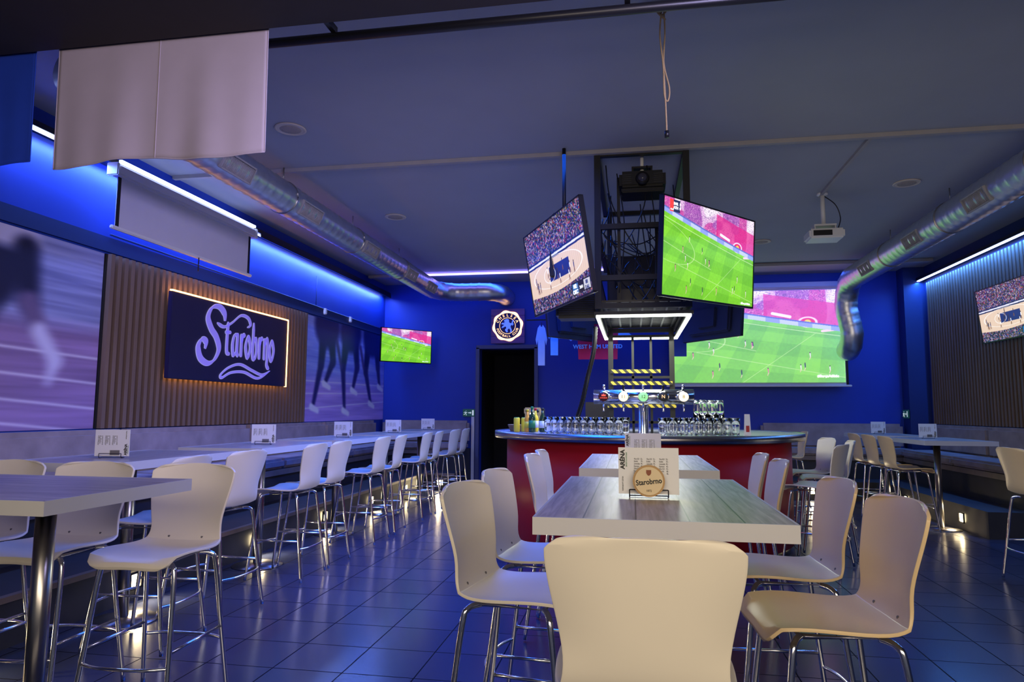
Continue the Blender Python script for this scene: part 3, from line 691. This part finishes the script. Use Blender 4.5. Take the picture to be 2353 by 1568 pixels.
for i in range(34):
    xa=.11+random.uniform(-.4,.4);xb=.11+random.uniform(-.4,.4);za=random.uniform(2.9,3.85);zb=random.uniform(2.5,3.2);y=random.uniform(6.55,7.3)
    lst.append((smooth_path([(xa,y,za),(xa+random.uniform(-.08,.08),y-.03,(za+zb)/2),((xa+xb)/2,y,zb-.06),(xb,y+.1,zb+.1)],6),.006))
tubes('cable_tangle',lst,M_BLACK,5,label='tangle of black cables hanging inside the truss',cat='cables',kind='stuff')
for x,y,pole in((-.62,6.35,True),(.52,6.42,False)):
    e=empty('tv_mount',(x,y,ZC),'black pole bracket carrying television' if pole else 'black bracket box carrying television','tv bracket','television brackets')
    if pole:tubes('mount_pole',[([(0,0,0),(0,0,-.8)],.018)],M_BLKM,10,parent=e)
    boxes('mount_box',([((0,0,-.72),(.22,.08,.16))] if pole else [])+[((0,-.05,-1.1),(.26,.08,.34))],M_BLKM,.01,parent=e)
e=empty('hanging_speaker',(-.55,7.0,2.47),'black box loudspeaker hanging below television','speaker')
box('speaker_cabinet',(0,0,0),(.42,.3,.26),M_BLACK,.03,parent=e)
boxes('speaker_grille',[((0,-.155,-.09+.022*i),(.36,.008,.008)) for i in range(9)],M_BLKM,parent=e)
pp=smooth_path([(-.36,6.9,2.25),(-.38,6.88,2.0),(-.44,6.9,1.75),(-.50,6.95,1.5),(-.56,7.02,1.33),(-.62,7.10,1.2)],14)
tubes('cable_hose',[(pp,[.022+.004*(i%2) for i in range(len(pp))])],M_BLACK,10,label='black corrugated cable hose from truss to bar',cat='hose')
def cloth(name,outl,loc,m,label,cat,txt=None,extra=None):
    e=empty(name,loc,label,cat)
    n=len(outl)
    V=[(x,-.01+.02*math.sin(9*x),z) for x,z in outl]+[(x,.01+.02*math.sin(9*x),z) for x,z in outl]
    F2=[tuple(range(n)),tuple(range(2*n-1,n-1,-1))]+[(i,n+i,n+(i+1)%n,(i+1)%n) for i in range(n)]
    mk('shirt_body',V,F2,m,parent=e)
    if txt:text('shirt_text',txt[0],txt[1],M_SKY,facing(0,txt[2],-.045),bold=.002,parent=e)
    if extra:
        for ol,mm,nm in extra: mk(nm,[(x,-.018+.02*math.sin(9*x),z) for x,z in ol],[tuple(range(len(ol)))],mm,parent=e)
    tubes('hanger_hook',[(smooth_path([(0,0,-.01),(0,0,.035)]),.004)],M_BLKM,6,parent=e)
TS=[(-.09,0),(-.05,-.03),(.05,-.03),(.09,0),(.25,-.05),(.40,-.22),(.32,-.30),(.24,-.22),(.23,-.60),(-.23,-.60),(-.24,-.22),(-.32,-.30),(-.40,-.22),(-.25,-.05)]
def sc(L,a,b):return [(x*a,z*b) for x,z in L]
SLV=[(sc([(-.25,-.05),(-.40,-.22),(-.32,-.30),(-.24,-.22)],1.15,.85),M_SKY,'shirt_sleeve'),(sc([(.25,-.05),(.24,-.22),(.32,-.30),(.40,-.22)],1.15,.85),M_SKY,'shirt_sleeve')]
cloth('football_shirt',sc(TS,1.15,.85),(-.46,9.4,2.62),M_CLARET,'claret football shirt with sky-blue sleeves hanging by truss','football shirt',('WEST HAM UNITED',.075,-.34),SLV)
cloth('football_shirt',sc(TS,.20,.95),(-1.24,9.4,2.60),M_SILV,'folded white football shirt hanging by truss','football shirt')
cloth('football_shirt',sc(TS,.22,.75),(-1.06,9.4,2.62),M_SKY,'folded sky-blue football shirt hanging by truss','football shirt')
cloth('football_shirt',sc(TS,.45,.8),(.62,9.4,2.62),M_BLUEFAB,'dark blue football shirt hanging by truss','football shirt')
tubes('shirt_rail',[([(-1.45,9.4,2.67),(1.2,9.4,2.67)],.010)],M_BLKM,8,label='thin black rail holding football shirts',cat='rail')

# ---------------------------------------------------------------- BAR
BC=(.12,7.85)
e=empty('bar_counter',(BC[0],BC[1],0),'round bar counter with red curved front and grey top','bar counter')
def annulus(name,r0,r1,z0,z1,m,par,seg=96):
    V=[];Fc=[]
    for j in range(seg):
        a=2*math.pi*j/seg;c,s=math.cos(a),math.sin(a)
        V+=[(r1*c,r1*s,z0),(r1*c,r1*s,z1),(r0*c,r0*s,z1),(r0*c,r0*s,z0)]
    for j in range(seg):
        a=4*j;b=4*((j+1)%seg)
        for k in range(4):Fc.append((a+k,b+k,b+(k+1)%4,a+(k+1)%4))
    o=mk(name,V,Fc,m,parent=par)
    for i,p in enumerate(o.data.polygons):p.use_smooth=(i%4 in(0,2))
    return o
annulus('bar_front',1.47,1.53,.08,1.11,M_RED,e);annulus('bar_plinth',1.46,1.49,0,.08,M_BLACK,e)
annulus('bar_top',1.0,1.645,1.12,1.178,M_TOPG,e);annulus('counter_edge',1.645,1.665,1.115,1.185,M_STEEL,e)
annulus('inner_cabinet',1.0,1.05,.0,1.11,M_BLACK,e)
e=empty('beer_tap_tower',(.10,6.64,1.179),'chrome horizontal beer tap tower with five round lit emblems','beer tap')
lathe('tap_base',[(.09,0),(.09,.012),(.05,.02),(.045,.28)],M_CHROME,24,parent=e)
tubes('tap_tube',[([(-.47,0,.36),(-.465,0,.36),(.465,0,.36),(.47,0,.36)],[.05,.07,.07,.05])],M_CHROME,28,parent=e)
cols=[((.05,.01,.01),'STAROBRNO',.3),((1,.80,.45),'11',1.3),((.35,.85,.35),'12',.7),((.03,.03,.03),'N',.3),((1,.80,.50),'8',1.3)]
M_RT=emit('red_letters',(1,.1,.05),1)
for i,(c,tx,st) in enumerate(cols):
    x=-.37+.185*i
    tubes('emblem_rim',[([(x,-.065,.36),(x,-.085,.36)],.052)],M_CHROME,24,parent=e)
    tubes('tap_emblem',[([(x,-.083,.36),(x,-.09,.36)],.045)],emit('emblem_face',c,st),24,parent=e)
    text('emblem_text',tx,.016 if len(tx)>3 else .045,M_RT if i==0 else M_GOLD if i==3 else M_INK,facing(x,.36-(.012 if i==0 else 0),-.092),parent=e,sx=.75 if len(tx)>3 else 1)
    if i==0: mk('flame_mark',[(x+a*.02,-.092,.365+b*.02) for a,b in((-1,0),(-.8,.9),(-.3,.5),(0,1.3),(.4,.5),(.9,.9),(1,0))],[tuple(range(7))],M_RT,parent=e)
    tubes('tap_spout',[(smooth_path([(x,-.05,.30),(x,-.08,.27),(x,-.085,.22)],4),.010)],M_CHROME,8,parent=e)
    tubes('tap_handle',[([(x,-.02,.42),(x,-.03,.46),(x,-.03,.475)],[.010,.014,.010])],M_BLKM if i%2 else M_CHROME,10,parent=e)
g0=lathe('beer_glass',[(.028,0),(.033,.004),(.035,.03),(.040,.10),(.041,.165),(.0375,.165),(.0365,.10),(.031,.03),(.028,.014),(.001,.012)],M_GLASS,14)
g0['label']='clear empty beer glass standing on bar top';g0['category']='drinking glass';g0['group']='clear glasses on the bar'
first=True
def put(r,th,z=1.179,flip=False):
    global first
    a=math.radians(th);loc=(BC[0]+r*math.sin(a),BC[1]-r*math.cos(a),z)
    if abs(loc[0]-.10)<.16 and loc[1]>6.44:return
    if first: o=g0;first=False
    else:o=g0.copy();COL.objects.link(o)
    o.location=loc
    if flip:o.rotation_euler=(math.pi,0,0);o.location.z=z+.165;o['label']='clear glass stacked upside down on other glasses'
for r in(1.20,1.30,1.40):
    for k in range(10):put(r,-43+k*4.0*1.30/r*.98)
    for k in range(5):put(r,-2+k*4.05)
    for k in range(5):put(r,20+k*4.1)
for r in(1.20,1.30):
    for k in range(3):put(r,24.1+k*4.1,1.346,True)
def polar(r,th,z=1.18):
    a=math.radians(th);return (BC[0]+r*math.sin(a),BC[1]-r*math.cos(a),z)
bp=[(.001,0),(.035,.002),(.037,.02),(.037,.15),(.030,.18),(.014,.21),(.013,.26),(.001,.262)]
def bottle(loc,s,m,cap,label,lab=None):
    e=empty('drink_bottle',loc,label,'bottle','bottles at the bar end')
    o=lathe('bottle_body',[(r*s,z*s) for r,z in bp],m,20,parent=e)
    lathe('bottle_cap',[(.015*s,.25*s),(.016*s,.275*s),(.012*s,.28*s)],cap,16,parent=e)
    if lab:lathe('bottle_label',[(.0375*s,.05*s),(.0378*s,.05*s),(.0378*s,.13*s),(.0375*s,.13*s)],lab,20,parent=e)
bottle(polar(1.42,-58),.85,M_ORG,M_YEL,'orange juice bottle with yellow cap on bar',M_YEL)
bottle(polar(1.30,-61),.9,M_YEL,M_RED,'yellow bottle with red cap on bar',M_CARD)
bottle(polar(1.42,-53.5),.95,M_DGLASS,M_GREEN,'dark green glass bottle on bar',M_GREEN)
bottle(polar(1.28,-55),.9,M_DGLASS,M_BLACK,'dark glass bottle with pale label on bar',M_CARD)
for i,(r,th) in enumerate(((1.50,-62),(1.40,-64))):
    e=empty('drink_can',polar(r,th),'yellow lemonade can with green top on bar','drink can','cans at the bar end')
    lathe('can_body',[(.028,0),(.033,.01),(.033,.14),(.028,.15)],M_YEL,20,parent=e);lathe('can_top',[(.027,.15),(.028,.155),(.02,.153)],M_GREEN,20,parent=e)
e=empty('wicker_basket',polar(1.44,-71),'small brown wicker basket on bar','basket')
tubes('basket_weave',[([(r_*math.cos(a),r_*math.sin(a),z_) for a in np.linspace(0,2*math.pi,25)[:-1]],.007,True) for r_,z_ in((.07,.008),(.075,.02),(.08,.032),(.085,.044),(.09,.056),(.094,.068))],M_WICK,6,parent=e)
lathe('basket_base',[(.07,.002),(.07,.008),(.06,.009)],M_WICK,20,parent=e)
e=empty('bread_basket',(-.86,8.72,1.18),'shallow brown wicker bowl behind glasses','basket')
tubes('basket_weave',[([(r_*math.cos(a),r_*math.sin(a),z_) for a in np.linspace(0,2*math.pi,25)[:-1]],.012,True) for r_,z_ in((.10,.012),(.13,.035),(.155,.058),(.175,.08),(.19,.10))],M_WICK,6,parent=e)
e=empty('coffee_machine',(-1.13,8.0,1.18),'chrome espresso machine with black top and knobs','coffee machine')
boxes('machine_body',[((0,0,.13),(.20,.30,.26)),((0,-.17,.05),(.20,.10,.05)),((0,-.15,.22),(.2,.12,.08))],M_STEEL,.012,parent=e)
for s in(-1,1):tubes('machine_knob',[([(s*.06,-.21,.22),(s*.06,-.24,.22)],.018)],M_BLACK,12,parent=e)
box('machine_lamp',(0,-.215,.19),(.06,.01,.012),M_WARM,parent=e)
e=empty('cash_register',(-.45,9.05,1.18),'black touch screen till on rear counter','cash register')
boxes('register_body',[((0,0,.03),(.3,.25,.06)),((0,.02,.11),(.06,.06,.12))],M_BLACK,.008,parent=e)
box('register_screen',(0,0,.24),(.32,.03,.20),M_BLACK,.006,parent=e)
e=empty('small_card',polar(1.36,45),'white folded card standing on bar','table card')
mk('card_leaf',[(-.03,-.02,0),(.03,-.02,0),(.025,0,.2),(-.025,0,.2),(-.03,.02,0),(.03,.02,0)],[(0,1,2,3),(3,2,5,4)],M_CARD,parent=e)
box('card_print',(0,-.017,.06),(.03,.002,.06),M_RED,parent=e)

# ---------------------------------------------------------------- CHAIR
def chair_shell():
    prof=[(.232,.690,.150),(.236,.702,.178),(.228,.716,.198),(.20,.727,.212),(.15,.733,.222),(.08,.733,.228),(.0,.727,.228),(-.08,.722,.222),(-.14,.724,.212),(-.185,.740,.200),(-.21,.775,.190),(-.222,.82,.188),(-.232,.87,.195),(-.243,.93,.207),(-.256,.99,.220),(-.268,1.045,.229),(-.276,1.08,.229),(-.282,1.10,.220),(-.286,1.113,.198),(-.288,1.119,.165)]
    nx=14;V=[];Fc=[]
    n=len(prof)
    for i,(y,z,w) in enumerate(prof):
        back=min(1,max(0,(i-8)/4))
        for j in range(nx+1):
            u=-1+2*j/nx
            dy=back*.045*abs(u)**2.2;dz=(1-back)*(.016*abs(u)**3) - (.018*u*u if i<3 else 0) - (.010*u*u if i>n-4 else 0)
            V.append((u*w,y+dy,z+dz))
    for i in range(n-1):
        for j in range(nx):
            a=i*(nx+1)+j;Fc.append((a,a+1,a+nx+2,a+nx+1))
    return V,Fc
V,Fc=chair_shell()
def chair_proto(m,label):
    e=empty('bar_chair',(0,0,0),label,'chair')
    o=mk('seat_shell',V,Fc,m,True,parent=e)
    md=o.modifiers.new('s','SOLIDIFY');md.thickness=.012;md.offset=0
    md=o.modifiers.new('b','BEVEL');md.width=.004;md.segments=2;md.limit_method='ANGLE'
    md=o.modifiers.new('u','SUBSURF');md.levels=1;md.render_levels=1
    for sx in(-1,1):
        for sy in(-1,1):
            p=smooth_path([(sx*.12,sy*.12,.700),(sx*.165,sy*.15,.692),(sx*.185,sy*.165,.64),(sx*.205,sy*.20,.35),(sx*.228,sy*.245,.012)],6)
            tubes('leg',[(p,.0115)],M_CHROME,10,parent=e)
    def at(z,sx,sy):
        k=(.64-z)/.63;return (sx*(.185+.043*k),sy*(.165+.08*k),z)
    f1=[at(.27,-1,1),(-.1,.25,.27),(.1,.25,.27),at(.27,1,1)];b1=[at(.27,-1,-1),(-.1,-.25,.27),(.1,-.25,.27),at(.27,1,-1)]
    tubes('footrest',[(smooth_path(f1,5),.008),(smooth_path(b1,5),.008),([at(.33,-1,1),at(.33,-1,-1)],.008),([at(.33,1,1),at(.33,1,-1)],.008)],M_CHROME,8,parent=e)
    tubes('seat_frame',[([(-.12,.12,.70),(.12,.12,.70),(.12,-.12,.70),(-.12,-.12,.70)],.010,True)],M_CHROME,8,parent=e)
    for s in(-1,1):box('fixing_clip',(s*.09,-.190,.757),(.012,.010,.014),M_INKG,.002,parent=e)
    return e
lw='white moulded plastic bar chair with chrome legs'
lc='white moulded plastic bar chair tinted as if warmly lit, with chrome legs'
CW=chair_proto(M_WHITE,lw);CC=chair_proto(M_WHITEWARM,lc)
used={'w':False,'c':False}
def chair(bx,by,phi,kind='w',extra='',grp=None):
    a=math.radians(phi);c=(bx+.27*math.cos(a),by+.27*math.sin(a),0);rot=a-math.pi/2
    P=CW if kind=='w' else CC;lab=(lw if kind=='w' else lc)+extra
    if not used[kind]:
        used[kind]=True;P.location=c;P.rotation_euler=(0,0,rot);o=P
    else:o=dup(P,c,rot)
    o['label']=lab
    if grp:o['group']=grp
G1='chairs at the centre tables';G2='chairs along the bench tables';G3='chairs by the round bar'
chair(.02,1.60,90,'w',' at table end',G1)
for y,p in((2.66,-10),(3.28,-6),(4.51,-3),(5.0,0)):chair(-.68,y,p,'w','',G1)
for y,p in((2.50,184),(3.17,183),(4.37,180),(4.98,180)):chair(.89,y,p,'c','',G1)
for x in(-2.24,-2.82,-3.36):chair(x,3.28,-90+random.uniform(-3,3),'w',' at plank table',G2)
for y in(3.84,4.46,5.52,6.04,7.12,7.71,8.75,9.3,10.2,10.85):chair(-2.63,y,180+random.uniform(-5,5),'w','',G2)
chair(1.87,6.6,150,'w','',G3);chair(2.20,7.5,172,'w','',G3);chair(2.18,8.25,188,'w','',G3)
G4='chairs at the far bench tables'
for y in(9.1,9.7,10.3):chair(3.0,y,0+random.uniform(-4,4),'c','',G4)
chair(2.55,10.9,180,'c','',G4);chair(3.08,6.40,3,'c',' standing apart',G4)

# ---------------------------------------------------------------- TABLES
def table_proto(w,l,label,poles=((0,0),)):
    e=empty('bar_table',(0,0,0),label,'table')
    box('table_top',(0,0,1.06),(w-.012,l-.012,.045),M_PLANK,.001,parent=e)
    boxes('edge_band',[((-w/2+.003,0,1.0575),(.008,l,.052)),((w/2-.003,0,1.0575),(.008,l,.052)),((0,-l/2+.003,1.0575),(w,.008,.052)),((0,l/2-.003,1.0575),(w,.008,.052))],M_EDGE,parent=e)
    for px,py in poles:
        tubes('pedestal_pole',[([(px,py,.012),(px,py,1.03)],.038)],M_STEEL,20,parent=e)
        o=lathe('pedestal_base',[(.22,0),(.22,.008),(.06,.022),(.04,.03)],M_STEEL,32,parent=e);o.location=(px,py,0)
        boxes('top_bracket',[((px,py,1.028),(.3,.06,.012)),((px,py,1.026),(.06,.3,.012))],M_BLACK,parent=e)
    return e
lt='whitewashed plank bar table with steel pedestal'
T=table_proto(.76,1.32,lt);T.location=(.08,2.735,0);T['group']='centre tables'
dup(T,(.08,4.55,0),0)
for i,y in enumerate((4.18,5.85,7.47,9.05,10.6)):
    dup(T,(-3.36,y,0),0,lt+' beside wall bench',group='bench tables')
dup(T,(3.66,9.22,0),0,lt+' beside raised step',group='bench tables');dup(T,(3.66,10.95,0),0,lt+' beside raised step',group='bench tables')
T1=table_proto(.80,1.34,'whitewashed plank bar table with twin steel pedestals',((0,-.30),(0,.30)))
T1.location=(-2.66,2.47,0);T1.rotation_euler=(0,0,math.pi/2)
e=box('number_plaque',(-3.02,3.518,1.058),(.05,.004,.04),M_STEEL,label='small metal table number plaque on table edge',cat='number plaque')
text('plaque_number','5',.035,M_INK,facing(0,0,-.003),parent=e)

# ---------------------------------------------------------------- MENUS
def menu(loc,rot,kind,s=1,label=None,full=True):
    e=empty('menu_stand',loc,label or 'white printed drinks menu card in wire table stand','menu card','menu cards on tables',rot)
    W_,H_=.22*s,.17*s
    box('menu_card',(0,0,.012+H_/2),(W_,.003,H_),M_CARD,parent=e)
    tubes('wire_stand',[(smooth_path([(-.07,.02,.004),(-.07,-.02,.004),(-.07,-.022,.03)],4),.0022),(smooth_path([(.07,.02,.004),(.07,-.02,.004),(.07,-.022,.03)],4),.0022),([(-.07,-.022,.03),(.07,-.022,.03)],.0022),([(-.07,.02,.004),(.07,.02,.004)],.0022)],M_BLKM,6,parent=e)
    z0=.012
    if kind:
        a,xo,zt,zb,zm=math.pi/2,-W_/2,.74,.22,.74;dx1,dx2=.016,.030
    else:
        a,xo,zt,zb,zm=math.pi/2,W_/2,.25,.80,.25;dx1,dx2=-.022,-.008
    M=facing(xo+dx1,z0+H_*zt,-.003)@Matrix.Rotation(a,4,'Z');text('menu_title','ARÉNA',.022*s,M_INK,M,.0004,bold=.0008,parent=e)
    M=facing(xo+dx2,z0+H_*zm,-.003)@Matrix.Rotation(a,4,'Z');text('menu_title','SPORTOVNÍ BAR',.007*s,M_GREEN,M,.0004,parent=e)
    M=facing(xo+dx1,z0+H_*zb,-.003)@Matrix.Rotation(a,4,'Z');text('menu_title','NÁPOJOVÝ LÍSTEK',.0065*s,M_INK,M,.0004,parent=e)
    lines=['Pivo 0,5l   52,-','Kofola       39,-','Limonáda  49,-','Espresso    45,-','Víno 0,2l    55,-','Rum 4cl      60,-','Čaj             40,-']
    for k in range(3):
        text('menu_text','\n'.join(lines),.0088*s,M_INKG,facing((-.036+.046*k if kind else -.075+.046*k)*s,z0+H_*.60,-.003),.0003,parent=e,sx=.62)
    if kind:
        r=.058 if kind==2 else .04
        for nm,rr,y,m in(('coaster_rim',r,-.030,M_KORK),('coaster_face',r*.88,-.034,M_KORKL if kind==2 else M_INKG)):
            disc(nm,rr,y,.006,m,e,(0,.005+r),40)
        if kind==2:
            text('coaster_text','Starobrno',.027,M_INK,facing(0,.005+r*.95,-.038)@Matrix.Rotation(.12,4,'Z'),.0004,bold=.0006,parent=e,sx=.85)
            mk('coaster_shield',[(x*.009,-.038,.005+r*1.52+z*.011) for x,z in((-1,.9),(1,.9),(1,-.1),(.6,-.7),(0,-1),(-.6,-.7),(-1,-.1))],[tuple(range(7))],mat('shield_brown',(.25,.07,.03),.5),parent=e)
            text('coaster_text','1872',.010,M_INK,facing(0,.005+r*.4,-.038),.0004,parent=e)
    else:
        box('menu_picture',(.02,-.004,.035),(.06,.002,.03),M_INKG,parent=e)
    return e
menu((.055,2.62,1.084),0,2,1,'white menu card behind round wooden beer coaster')
menu((.06,4.35,1.084),0,1,1.0,'white menu card with dark round coaster')
k0=menu((-3.32,3.95,1.084),math.radians(12),0)
dup(k0,(-2.64,2.28,1.084),math.radians(25))
for x,y in((-3.32,5.8),(-3.32,7.55),(-3.34,9.3),(-3.32,10.9),(3.62,9.35),(3.62,11.1)):dup(k0,(x,y,1.084),math.radians(random.uniform(0,12)))

tubes('wall_conduit',[([(-4.87,5.6,3.05),(-4.87,12.9,3.0)],.01),([(-4.87,9.9,3.5),(-4.87,9.9,3.0)],.006)],M_NAVY,6,label='thin painted conduit along blue wall',cat='conduit')
for y in(10.2,11.2):
    box('wall_sensor',(-4.86,y,2.98),(.05,.07,.10),M_PLWHITE,.01,label='small white sensor box on wall',cat='sensor')
box('cable_cover',(-3.05,12.98,.70),(.06,.02,1.4),M_PLWHITE,.004,label='narrow white cable cover beside doorway',cat='cable cover')

# ---------------------------------------------------------------- LIGHTS
def area(name,loc,target,sx,sy,e,col,spread=None):
    l=bpy.data.lights.new(name,'AREA');l.shape='RECTANGLE';l.size=sx;l.size_y=sy;l.energy=e;l.color=col
    if spread:l.spread=spread
    o=bpy.data.objects.new(name,l);COL.objects.link(o);o.location=loc
    o.rotation_euler=(Vector(target)-Vector(loc)).to_track_quat('-Z','Y').to_euler();return o
o=area('cove_left',(-4.80,8.5,3.65),(-4.80,8.5,1),.05,8.6,125,(.14,.28,1));o.rotation_euler=(0,.10,0)
o=area('cove_right',(4.88,9.3,3.64),(4.9,9.3,1),.05,7.0,95,(.05,.26,1));o.rotation_euler=(0,-.10,0)
area('cove_back',(0,12.2,3.85),(0,12.8,1.2),9,.2,34,(.03,.13,1))
area('house_blue',(-1.2,7.0,3.86),(-1.2,7.0,0),1.5,5,210,(.01,.12,1),2.2)
area('house_front',(.6,-1.2,2.4),(.2,5,1.0),5,1.4,105,(1,.84,.64))
area('fill_violet',(1.2,2.2,3.45),(-4.9,6.6,1.7),1.6,.8,40,(.58,.52,1),1.3)  # added violet fill to brighten the murals and left wall, no fitting modelled
area('fill_up',(0,7.5,1.9),(0,7.5,4),7,8,18,(.70,.78,1))  # unseen fill added to brighten the ceiling, no such lamp in the room
area('bar_light',(.11,7.5,2.27),(.11,7.5,1),.8,2.0,45,(.95,1,.85))
w=bpy.data.worlds.new('w');SC.world=w;w.use_nodes=True;w.node_tree.nodes['Background'].inputs[0].default_value=(.10,.11,.16,1);w.node_tree.nodes['Background'].inputs[1].default_value=.5

# ---------------------------------------------------------------- CAMERA
cd=bpy.data.cameras.new('camera');cd.lens=24.0;cd.sensor_width=36;cd.clip_start=.05
co=bpy.data.objects.new('camera',cd);COL.objects.link(co)
a,b,c=math.radians(10.0),math.radians(5.85),math.radians(.29)
F_=Vector((-math.sin(a)*math.cos(b),math.cos(a)*math.cos(b),math.sin(b)));R_=Vector((math.cos(a),math.sin(a),0));U_=R_.cross(F_)
R2=R_*math.cos(c)+U_*math.sin(c);U2=-R_*math.sin(c)+U_*math.cos(c)
Mx=Matrix((R2,U2,-F_)).transposed().to_4x4();Mx.translation=(0,0,1.4);co.matrix_world=Mx
SC.camera=co
